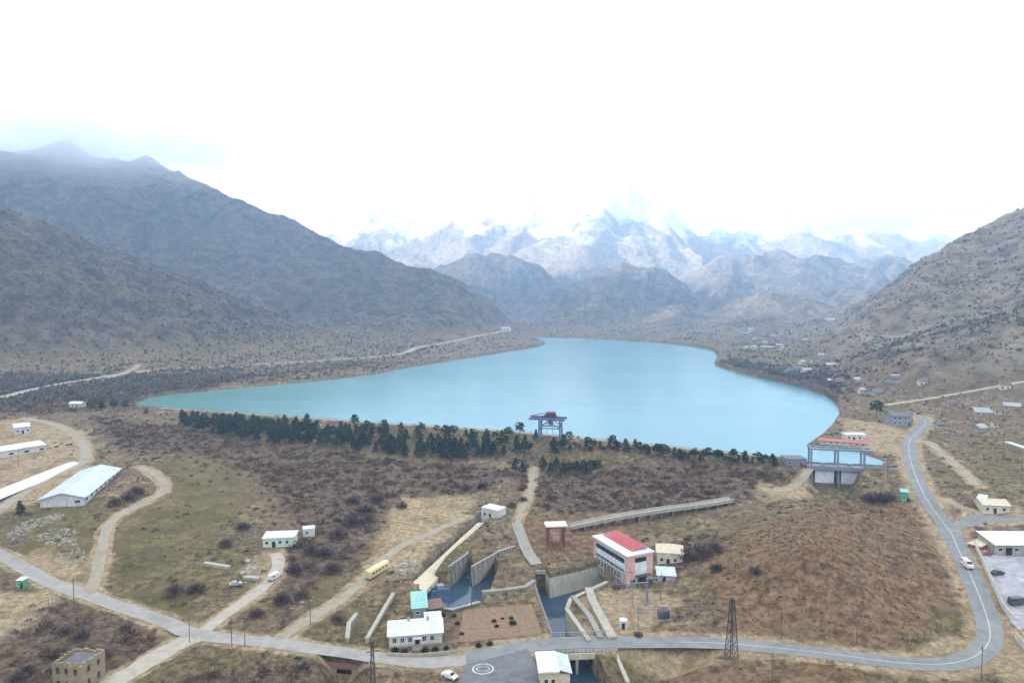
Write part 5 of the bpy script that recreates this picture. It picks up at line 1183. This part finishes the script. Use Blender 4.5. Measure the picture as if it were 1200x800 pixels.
for (n, w, k, S) in RD[:2]:
    if n != 'road': continue
    D_ = dense(S, 2.0); c = np.nonzero((D_[:,0] > 45))[0]; tag(ribbon('centre_line', D_[c[0]:], .2, PW, .13, n=2), kind='structure')
# ================================================================== conifers on the dam, shrubs
def leaf_mat(name, c1, c2):
    m = bpy.data.materials.new(name); m.use_nodes = True; nt = m.node_tree; b = nt.nodes['Principled BSDF']; b.inputs['Roughness'].default_value = .9; b.inputs['Specular IOR Level'].default_value = .15
    g = nt.nodes.new('ShaderNodeNewGeometry'); o = nt.nodes.new('ShaderNodeObjectInfo'); n = nt.nodes.new('ShaderNodeTexNoise'); n.inputs['Scale'].default_value = .8; nt.links.new(g.outputs['Position'], n.inputs['Vector'])
    ad = nt.nodes.new('ShaderNodeMath'); ad.operation = 'MULTIPLY_ADD'; ad.inputs[1].default_value = .5; nt.links.new(g.outputs['Random Per Island'], ad.inputs[0]); m2 = nt.nodes.new('ShaderNodeMath'); m2.operation = 'MULTIPLY'; m2.inputs[1].default_value = .5; nt.links.new(o.outputs['Random'], m2.inputs[0]); nt.links.new(m2.outputs[0], ad.inputs[2])
    r = nt.nodes.new('ShaderNodeValToRGB'); e = r.color_ramp.elements; e[0].color = (*c1, 1); e[1].color = (*c2, 1); e[0].position = .2; e[1].position = .8; nt.links.new(ad.outputs[0], r.inputs[0]); nt.links.new(r.outputs[0], b.inputs['Base Color']); return m
NEEDLE = leaf_mat('pine_needles', (.016,.032,.022), (.042,.066,.038)); BARK = mat('bark', (.10,.075,.06), .95); SHRUB = leaf_mat('shrub_leaves', (.030,.040,.018), (.075,.085,.04)); BARE = leaf_mat('bare_twigs', (.065,.045,.045), (.15,.11,.10))
def crown_np(kind, h, rng):
    """needle tufts: tilted small triangles gathered into boughs through the crown's volume"""
    T = []; nb = 64 if kind == 'cone' else 56
    for k in range(nb):
        f = rng.uniform(.12, 1)
        if kind == 'cone': z = h*(.12+.88*f); r = (1-f)**.75*h*.34+.2
        else: z = h*(.42+.58*f); r = h*.34*math.sqrt(max(.02, 1-((f-.45)/.6)**2))
        a = rng.uniform(0, 2*np.pi); rr = r*rng.uniform(.35, 1.08); c = np.array([rr*np.cos(a), rr*np.sin(a), z-(.12*rr)])
        for j in range(13):
            q = c+rng.normal(0, .36, 3)*np.array([1, 1, .55])*h/9; d = rng.normal(0, 1, 3); d /= np.linalg.norm(d); s = np.cross(d, rng.normal(0, 1, 3)); s /= np.linalg.norm(s)+1e-9; w = rng.uniform(.24, .5)*h/9
            T.append([q+d*w*1.3, q-d*w*.5+s*w*.7, q-d*w*.5-s*w*.7])
    V = np.array(T).reshape(-1, 3); return V, np.arange(len(V)).reshape(-1, 3)
def tree_proto(name, kind, h, rng):
    e = empty(name, (0,0,0)); b = MB(); b.bar((0,0,-.6), (.1,.05,h*.55), .22, 7, .13); b.bar((.1,.05,h*.55), (0,.1,h*.96), .13, 6, .03)
    for k in range(9):
        a = rng.uniform(0, 6.28); z = h*rng.uniform(.3 if kind == 'cone' else .5, .85); b.bar((0,.05,z), (math.cos(a)*h*.16, math.sin(a)*h*.16, z+h*.05), .06, 4, .02)
    b.build('trunk', BARK, e); V, F = crown_np(kind, h, rng); np_mesh('crown', V, F, NEEDLE, e); return e
rng = np.random.default_rng(21)
PROT = {'cone': [], 'pine': []}
CNT = {'n': 0}
def put(kind, p, s, label, group):
    L_ = PROT[kind]
    if len(L_) < 5: o = tree_proto('fir_tree' if kind == 'cone' else 'pine_tree', kind, 9.0, rng); L_.append(o)
    else: o = copy_tree(L_[int(rng.integers(0, 5))])
    o.location = p; o.rotation_euler = (0, 0, float(rng.uniform(0, 6.28))); o.scale = (s*float(rng.uniform(.85, 1.15)),)*2+(s,)
    tag(o, label, 'tree', group); BLD.append((p[0], p[1], 1.2)); CNT['n'] += 1
# solitary trees that stand out against the water (picture point of the foot, height in picture points)
SOLO = [(360,500,16),(416,502,17),(430,504,12),(450,503,12),(470,505,11),(493,508,14),(512,509,12),(528,510,10),(546,512,10),(596,514,15),(609,512,18),(580,516,11),(628,516,13),(667,519,14),(689,524,13),(718,526,17),(733,529,16),(749,532,15),(757,532,13),(771,535,16),(796,538,13),(811,537,11),(842,540,14),(860,540,15),(875,543,7),(120,484,15),(134,482,15),(147,482,13),(172,486,9)]
words = ['behind a gap in the belt', 'rising highest above the belt', 'beside the tall one above the belt']
for i, (px, py, hp) in enumerate(SOLO):
    a = TR(px, py); h = hp*a.y/800
    put('pine' if i % 4 else 'cone', (a.x, a.y, a.z-.2), h/9.0, ('dark pine standing alone on the bare right half of the dam crest' if px > 655 else 'dark tree by the left tip of the lake' if px < 180 else 'dark pine rising above the belt against the lake'), 'trees on the right half of the dam crest' if px > 655 else 'trees at the left tip of the lake' if px < 180 else 'trees rising above the belt')
for i in range(44):
    px = 655+i*5.9+float(rng.uniform(-2.5, 2.5)); py = float(np.interp(px, [655,735,800,860,918], [521.5,528,534.5,540,543]))+float(rng.uniform(-.5, 5)); a = TR(px, py)
    put('cone' if rng.uniform() < .4 else 'pine', (a.x, a.y, a.z-.2), float(rng.uniform(.38, .8)), 'young dark conifer in the sparse row on the right half of the dam', 'young conifers on the right half of the dam')
# the belt on the dam's landward face
belt = np.array([tuple(T0(*p)) for p in [(205,491),(260,494),(330,498),(430,505),(520,511),(600,517),(640,519),(668,524),(660,534),(600,535),(540,542),(470,536),(400,529),(300,519),(222,508)]])
pts = []; tries = 0
while len(pts) < 240 and tries < 60000:
    tries += 1; x = rng.uniform(belt[:,0].min(), belt[:,0].max()); y = rng.uniform(belt[:,1].min(), belt[:,1].max())
    if poly_sd(np.array([x]), np.array([y]), belt)[0] > 0: continue
    if poly_sd(np.array([x]), np.array([y]), LAKE)[0] < 3: continue
    if any((x-a)**2+(y-b)**2 < 6.0 for a, b in pts): continue
    pts.append((x, y))
for x, y in pts:
    put('cone' if rng.uniform() < .55 else 'pine', (x, y, hz(x, y)-.2), float(rng.uniform(.6, 1.0)), 'dark conifer in the dense belt on the landward face of the dam', 'conifers in the belt below the dam')
lab = iter(['leftmost', 'second from the left', 'third from the left', 'fourth from the left', 'fifth from the left', 'sixth from the left', 'seventh from the left', 'eighth from the left', 'ninth from the left', 'tenth from the left', 'rightmost'])
for px, py in [(604,553),(612,556),(636,550),(645,555),(652,552),(660,557),(668,556),(676,553),(684,557),(692,557),(700,556)]:
    a = TR(px, py); put('cone' if rng.uniform() < .5 else 'pine', (a.x, a.y, a.z-.2), float(rng.uniform(.65, .9)), next(lab)+' of the few conifers in the clump below the gantry crane', 'clump below the crane')
a = TR(1027,490); put('pine', (a.x, a.y, a.z-.2), 1.3, 'big dark pine left of the dark grey house', None)
a = TR(24,606); put('cone', (a.x, a.y, a.z-.2), .75, 'small green fir between the sheds at the left edge', None)
print('conifers', CNT['n'])

# round evergreen shrubs by the office and in the brown yard
def shrub(name, label, px, py, s, m, group=None, proto={}):
    k = m.name
    if k not in proto:
        T = bush_template(420, np.random.default_rng(5), .95, .09) if m is SHRUB else bush_template(300, np.random.default_rng(6), .9, .035); V = T.reshape(-1, 3).copy(); V[:,2] += .02
        e = empty(name, (0,0,0)); np_mesh('foliage' if m is SHRUB else 'twigs', V, np.arange(len(V)).reshape(-1, 3), m, e); b = MB(); b.bar((0,0,-.3), (0,0,.45), .09, 5, .04)
        for q in range(5): b.bar((0,0,.1), (.45*math.cos(q*1.26), .45*math.sin(q*1.26), .55), .05, 4, .015)
        b.build('stem', BARK, e); proto[k] = e
    else: e = copy_tree(proto[k]); e.name = name
    a = TR(px, py); e.location = (a.x, a.y, a.z-.05); e.scale = (s, s, s*random.uniform(.85, 1.15)); e.rotation_euler = (0, 0, random.uniform(0, 6)); tag(e, label, 'shrub', group); BLD.append((a.x, a.y, s)); return e
for (px, py, s), q in zip([(463,763,1.3), (474,764,1.25), (498,763,1.3), (510,762,1.3), (523,760,.9)], ['leftmost', 'second', 'third', 'fourth', 'last small']):
    shrub('round_shrub', q+' dark round shrub in the row before the white office', px, py, s, SHRUB, 'shrubs before the office')
for (px, py, s), q in zip([(579,728,1.0), (582,734,.9), (599,725,.9), (601,731,1.3), (589,725,.7), (561,757,1.1), (574,755,1.1), (541,743,.9), (536,731,.9), (532,722,.9), (528,713,.8), (519,722,1.1), (512,723,.8), (543,707,.9)],
   ['left of the four in the middle of the brown yard', 'lowest left in the middle of the brown yard', 'upper right in the middle of the brown yard', 'biggest in the middle of the brown yard', 'palest small one in the middle of the brown yard', 'at the road corner of the brown yard, left one', 'at the road corner of the brown yard, right one', 'lowest along the left edge of the brown yard', 'second up the left edge of the brown yard', 'third up the left edge of the brown yard', 'topmost on the left edge of the brown yard', 'behind the right end of the white office', 'next to the rusty shed', 'above the brown yard corner']):
    shrub('round_shrub', 'dark evergreen shrub '+q, px, py, s, SHRUB, 'shrubs round the brown yard')
for (px, py, s), q in zip([(822,652,5.2), (838,646,4.6), (805,655,4.2), (1029,588,5.5), (1040,585,4.5), (1017,587,4.5), (756,684,3.0), (722,690,2.2), (205,696,4.0), (230,694,3.6), (345,672,4.2), (330,706,3.8), (470,595,3.6), (432,612,4.2), (412,590,4.4), (395,728,2.6), (748,745,1.8), (840,668,3.0), (885,672,2.8), (160,580,4.5), (150,586,4.4), (135,592,4.0), (600,593,3.0), (613,587,2.6), (545,574,3.8), (565,572,3.6), (650,770,2.5), (30,790,3.2), (20,798,3.0), (120,770,3.4), (95,748,3.0), (75,742,3.0), (395,630,5.0), (412,616,5.4), (428,602,5.0), (378,652,4.8), (390,670,4.4), (364,648,4.0), (442,588,4.8), (352,700,3.6), (300,722,3.0), (265,640,3.6), (285,620,3.6)],
   ['centre of the purple clump right of the power house', 'right side of the purple clump by the power house', 'left side of the purple clump by the power house', 'biggest in the dark mound below the spillway', 'right side of the dark mound below the spillway', 'left side of the dark mound below the spillway', 'at the power house door', 'at the power house corner by the channel', 'left one over the dark hollow by the old road', 'right one over the dark hollow by the old road', 'right of the gravel drive', 'between the two drives', 'on the edge of the tan clearing', 'left of the tan clearing', 'above the canal meadow', 'over the road culvert', 'on the verge by the white cabinet', 'on the left slope of the rusty field', 'inside the rusty field edge', 'right of the long barn, far one', 'right of the long barn, middle one', 'right of the long barn, near one', 'behind the white valve house', 'beside the middle track', 'at the far edge of the tan clearing, left one', 'at the far edge of the tan clearing, right one', 'below the bridge beside the gatehouse', 'left of the ruined house, upper one', 'left of the ruined house, lower one', 'right of the ruined house', 'behind the ruined house, right one', 'behind the ruined house, left one', 'in the middle of the big thicket beside the tan clearing', 'in the big thicket, third from its top right end', 'in the big thicket, second from its top right end', 'lower in the big thicket right of the white hut', 'lowest in the big thicket above the dirt track', 'just right of the tiny white hut', 'topmost at the upper right end of the big thicket', 'beside the dirt track near its lower bend', 'between the gravel drive and the old road', 'left of the mint green house, lower one', 'left of the mint green house, upper one']):
    shrub('bare_shrub', 'bare purple brown shrub '+q, px, py, s, BARE, 'large bare shrubs')
# ================================================================== scrub, thickets and far woods: nobody could count them
def twig_mat(name):
    m = bpy.data.materials.new(name); m.use_nodes = True; nt = m.node_tree; b = nt.nodes['Principled BSDF']; b.inputs['Roughness'].default_value = .95; b.inputs['Specular IOR Level'].default_value = .1
    a = nt.nodes.new('ShaderNodeAttribute'); a.attribute_name = 'tint'
    nz = nt.nodes.new('ShaderNodeTexNoise'); nz.inputs['Scale'].default_value = .4; g = nt.nodes.new('ShaderNodeNewGeometry'); nt.links.new(g.outputs['Position'], nz.inputs['Vector'])
    mr = nt.nodes.new('ShaderNodeMapRange'); mr.inputs[3].default_value = .8; mr.inputs[4].default_value = 1.2; nt.links.new(nz.outputs['Fac'], mr.inputs[0])
    mx = nt.nodes.new('ShaderNodeVectorMath'); mx.operation = 'SCALE'; nt.links.new(a.outputs['Color'], mx.inputs[0]); nt.links.new(mr.outputs[0], mx.inputs['Scale'])
    nt.links.new(mx.outputs[0], b.inputs['Base Color']); return m
TWIG = twig_mat('twigs')
def scatter(name, pts, size, tint, temps, rng, zs=1.0, parent=None):
    """merges many bushes into ONE stuff mesh"""
    n = len(pts); which = rng.integers(0, len(temps), n); allV = []; allC = []
    for t, T in enumerate(temps):
        ix = np.nonzero(which == t)[0]
        if not len(ix): continue
        a = rng.uniform(0, 2*np.pi, len(ix)); c, s = np.cos(a), np.sin(a); P = T.reshape(-1, 3)
        sx = size[ix]*rng.uniform(.8, 1.25, len(ix)); szz = size[ix]*rng.uniform(.75, 1.25, len(ix))*zs
        x = (P[None,:,0]*c[:,None]-P[None,:,1]*s[:,None])*sx[:,None]+pts[ix,0][:,None]
        y = (P[None,:,0]*s[:,None]+P[None,:,1]*c[:,None])*sx[:,None]+pts[ix,1][:,None]
        z = P[None,:,2]*szz[:,None]+pts[ix,2][:,None]-.1
        allV.append(np.stack([x, y, z], -1).reshape(-1, 3))
        tv = rng.uniform(.75, 1.3, (len(ix), len(T)))[:,:,None]*tint[ix][:,None,:]
        allC.append(np.repeat(tv.reshape(-1, 3), 3, axis=0))
    V = np.concatenate(allV); Cc = np.concatenate(allC); F = np.arange(len(V)).reshape(-1, 3)
    o = np_mesh(name, V, F, TWIG)
    cc = np.ones((len(V), 4), np.float32); cc[:,:3] = Cc
    a = o.data.color_attributes.new('tint', 'FLOAT_COLOR', 'POINT'); a.data.foreach_set('color', cc.ravel())
    return tag(o, kind='stuff')
def keep_off(x, y, pad=1.5):
    ok = np.ones(len(x), bool)
    for (bx, by, br) in BLD: ok &= (x-bx)**2+(y-by)**2 > (br+pad)**2
    for P, z, fe in PITS: ok &= poly_sd(x, y, P) > 2.0
    ok &= poly_sd(x, y, LAKE) > 2.5
    for P in NOBUSH: ok &= poly_sd(x, y, P) > .5
    return ok
def grow():
    rng = np.random.default_rng(11)
    # ---- near scrub
    n = 110000; x = rng.uniform(-480, 480, n); y = 125+575*rng.uniform(0, 1, n)
    m = np.abs(x) < y*.82+25; x = x[m]; y = y[m]
    C, road = cover_at(x, y); clump = fbm(x/22+5, y/22, 3); fine = fbm(x/7, y/7+3, 2)
    base = .16+.55*sstep(.02, .4, clump)
    p = base*(1-C[:,0]*.55)*(1-C[:,1]*.85)*(1-C[:,3]*.3) + C[:,2]*(1-C[:,1])*(.55+.5*clump)
    ok = (rng.uniform(0, 1, len(x)) < p*.62) & (road < .5) & keep_off(x, y)
    x = x[ok]; y = y[ok]; C = C[ok]; z = H(x, y)
    sz = (.55+1.1*rng.uniform(0, 1, len(x))**2)*(1+1.1*C[:,2]*rng.uniform(.3, 1, len(x)))*(1-.45*C[:,3])
    pal = np.array([(.130,.098,.070), (.098,.070,.060), (.19,.15,.10), (.075,.056,.050), (.115,.105,.055), (.16,.10,.065)])
    k = rng.choice(6, len(x), p=[.25,.25,.18,.12,.1,.1]); k2 = rng.choice([1,3,1,0,5], len(x)); k = np.where(rng.uniform(0, 1, len(x)) < C[:,2], k2, k)
    tint = pal[k]*1.12*(1+rng.normal(0, .12, len(x)))[:,None]; tint[C[:,2] > .5] *= np.array([1.03, .98, .88])
    temps = [bush_template(56, rng, .85, .085) for _ in range(6)]
    scatter('scrub', np.stack([x, y, z], 1), sz, np.clip(tint, .02, .5), temps, rng)
    print('scrub', len(x))
    # ---- rows of low plants in the rusty field
    W = COVERW[3][0]; rows = []
    d = np.array([.94, -.34]); nrm = np.array([.34, .94]); c0 = W[:,:2].mean(0)
    for r in np.arange(-70, 70, 3.6):
        for s in np.arange(-80, 80, 1.7): rows.append(c0+nrm*(r+rng.normal(0,.25))+d*(s+rng.normal(0,.3)))
    rows = np.array(rows); ok = (poly_sd(rows[:,0], rows[:,1], W) < -3) & (rng.uniform(0, 1, len(rows)) < .8); rows = rows[ok]
    _, rd = cover_at(rows[:,0], rows[:,1]); rows = rows[(rd < .5)]
    zz = H(rows[:,0], rows[:,1]); tt = np.array([(.095,.06,.044), (.085,.072,.042), (.20,.15,.105)])[rng.integers(0, 3, len(rows))]
    scatter('field_crop', np.column_stack([rows, zz]), rng.uniform(.45, .95, len(rows)), tt, [bush_template(30, rng, .9, .1) for _ in range(4)], rng)
    # ---- bare woods on the slopes
    n = 210000; D = 520+1500*rng.uniform(0, 1, n)**.8; A = np.radians(rng.uniform(-41, 41, n)); x = D*np.sin(A); y = D*np.cos(A)
    z = H(x, y); cl = fbm(x/70, y/70, 4); C, road = cover_at(x, y); sc = rng.uniform(0, 1, n) < (.16+.9*C[:,2]+.35*(x < -120)+.7*sstep(-.1, .45, cl))*np.maximum(np.clip(.35+z/120, .3, 1), C[:,2])*sstep(560, 700, D+rng.uniform(-60, 60, n))
    sc &= rng.uniform(0, 1, n) < np.where((D > 850) & (C[:,2] < .3), .55, 1.0)
    ok = sc & (road < .5) & (poly_sd(x, y, LAKE) > 4) & (z > LAKEZ+.5) & (z < 420)
    for (bx, by, br) in BLD: ok &= (x-bx)**2+(y-by)**2 > (br+2)**2
    for nm, w_, k_, S_ in RD:
        if nm in ('shore_road', 'shore_track', 'hill_road'): dd_, _ = line_dt(x, y-5, S_); ok &= dd_ > 9
    x = x[ok]; y = y[ok]; z = z[ok]; C = C[ok]
    pal = np.array([(.125,.102,.084), (.102,.085,.074), (.155,.128,.10), (.11,.105,.068), (.08,.08,.058)])
    tint = pal[rng.choice(5, len(x), p=[.35,.3,.15,.12,.08])]*(1+rng.normal(0, .1, len(x))+.2*C[:,2])[:,None]
    scatter('hillside_woods', np.stack([x, y, z], 1), (1.1+2.2*rng.uniform(0, 1, len(x))**1.6)*(1+.5*C[:,2]), np.clip(tint, .02, .4), [bush_template(20, rng, 1.0, .2) for _ in range(5)], rng)
    print('woods', len(x))
grow()
# ================================================================== camera, sun, sky, air
cam = bpy.data.cameras.new('camera'); co = bpy.data.objects.new('camera', cam); COL.objects.link(co)
co.location = (0, 0, CAMZ); co.rotation_euler = (math.pi/2-PITCH, 0, 0); cam.sensor_width = 36; cam.lens = 24; cam.clip_start = 1; cam.clip_end = 60000
SC.camera = co
SUN_EL = R(17); SUN_AZ = R(-104)          # compass angle from +Y, negative is left of the view
sd_ = Vector((math.sin(SUN_AZ)*math.cos(SUN_EL), math.cos(SUN_AZ)*math.cos(SUN_EL), math.sin(SUN_EL)))
sl = bpy.data.lights.new('sun', 'SUN'); sl.energy = 4.6; sl.angle = R(.5); sl.color = (1, .88, .72)
so = bpy.data.objects.new('sun', sl); COL.objects.link(so); so.rotation_euler = sd_.to_track_quat('Z', 'Y').to_euler(); so.location = sd_*3000
wd = bpy.data.worlds.new('World'); SC.world = wd; wd.use_nodes = True; nt = wd.node_tree; N = nt.nodes; L = nt.links
bg = N['Background']; sky = N.new('ShaderNodeTexSky'); sky.sky_type = 'NISHITA'; sky.sun_disc = False; sky.sun_elevation = SUN_EL; sky.sun_rotation = SUN_AZ
bg.inputs['Strength'].default_value = .1
tc = N.new('ShaderNodeTexCoord'); mp = N.new('ShaderNodeMapping'); mp.inputs['Scale'].default_value = (1, 1, 2.5); L.new(tc.outputs['Generated'], mp.inputs[0])
cn = N.new('ShaderNodeTexNoise'); cn.inputs['Scale'].default_value = 2.2; cn.inputs['Detail'].default_value = 6; cn.inputs['Roughness'].default_value = .55; L.new(mp.outputs[0], cn.inputs['Vector'])
mr = N.new('ShaderNodeMapRange'); mr.inputs[1].default_value = .28; mr.inputs[2].default_value = .42; mr.inputs[3].default_value = .45; L.new(cn.outputs['Fac'], mr.inputs[0])
mx = N.new('ShaderNodeMixRGB'); mx.inputs[2].default_value = (6.1, 6.05, 6.0, 1); L.new(mr.outputs[0], mx.inputs[0]); L.new(sky.outputs[0], mx.inputs[1]); L.new(mx.outputs[0], bg.inputs['Color'])

# low cloud hanging on the left summit
def summit_cloud(name, pts, dens):
    b = MB()
    for k, (px, py, D, r, s) in enumerate(pts): p = at_d(px, py, D); b.blob(tuple(p), r, 60+k, 3, .05, s)
    m = bpy.data.materials.new(name); m.use_nodes = True; n = m.node_tree.nodes; n.remove(n['Principled BSDF']); v = n.new('ShaderNodeVolumePrincipled'); v.inputs['Color'].default_value = (.97,.985,1,1); v.inputs['Density'].default_value = dens; v.inputs['Anisotropy'].default_value = 0
    m.node_tree.links.new(v.outputs[0], n['Material Output'].inputs['Volume']); return tag(b.build(name, m, smooth=True), kind='stuff')
for k in range(4):
    yb = 178-10*k
    summit_cloud('summit_cloud', [(-90,yb-12,1765+22*k,360,.38),(30,yb-3,1750+22*k,300,.41),(120,yb+1,1740+22*k,240,.46),(208+4*k,yb+6,1750+22*k,170,.5)], (.0006, .001, .0018, .0034)[k])
hb = MB(); hb.box(-9800, -9800, -12, 9800, 9800, 1150)
hm = bpy.data.materials.new('haze'); hm.use_nodes = True; n_ = hm.node_tree.nodes; n_.remove(n_['Principled BSDF'])
pv = n_.new('ShaderNodeVolumePrincipled'); pv.inputs['Color'].default_value = (.43, .68, 1, 1); pv.inputs['Density'].default_value = .00021; pv.inputs['Anisotropy'].default_value = .3
hm.node_tree.links.new(pv.outputs[0], n_['Material Output'].inputs['Volume'])
ho = tag(hb.build('haze', hm), kind='stuff'); ho.display_type = 'WIRE'

SC.render.engine = 'CYCLES'
cy = SC.cycles; cy.use_denoising = True; cy.max_bounces = 9; cy.diffuse_bounces = 3; cy.glossy_bounces = 3; cy.volume_bounces = 6; cy.transparent_max_bounces = 8
cy.use_adaptive_sampling = True; cy.adaptive_threshold = .02; cy.sample_clamp_indirect = 6
vs = SC.view_settings; vs.view_transform = 'Standard'; vs.look = 'None'; vs.gamma = 1; vs.exposure = 2.1
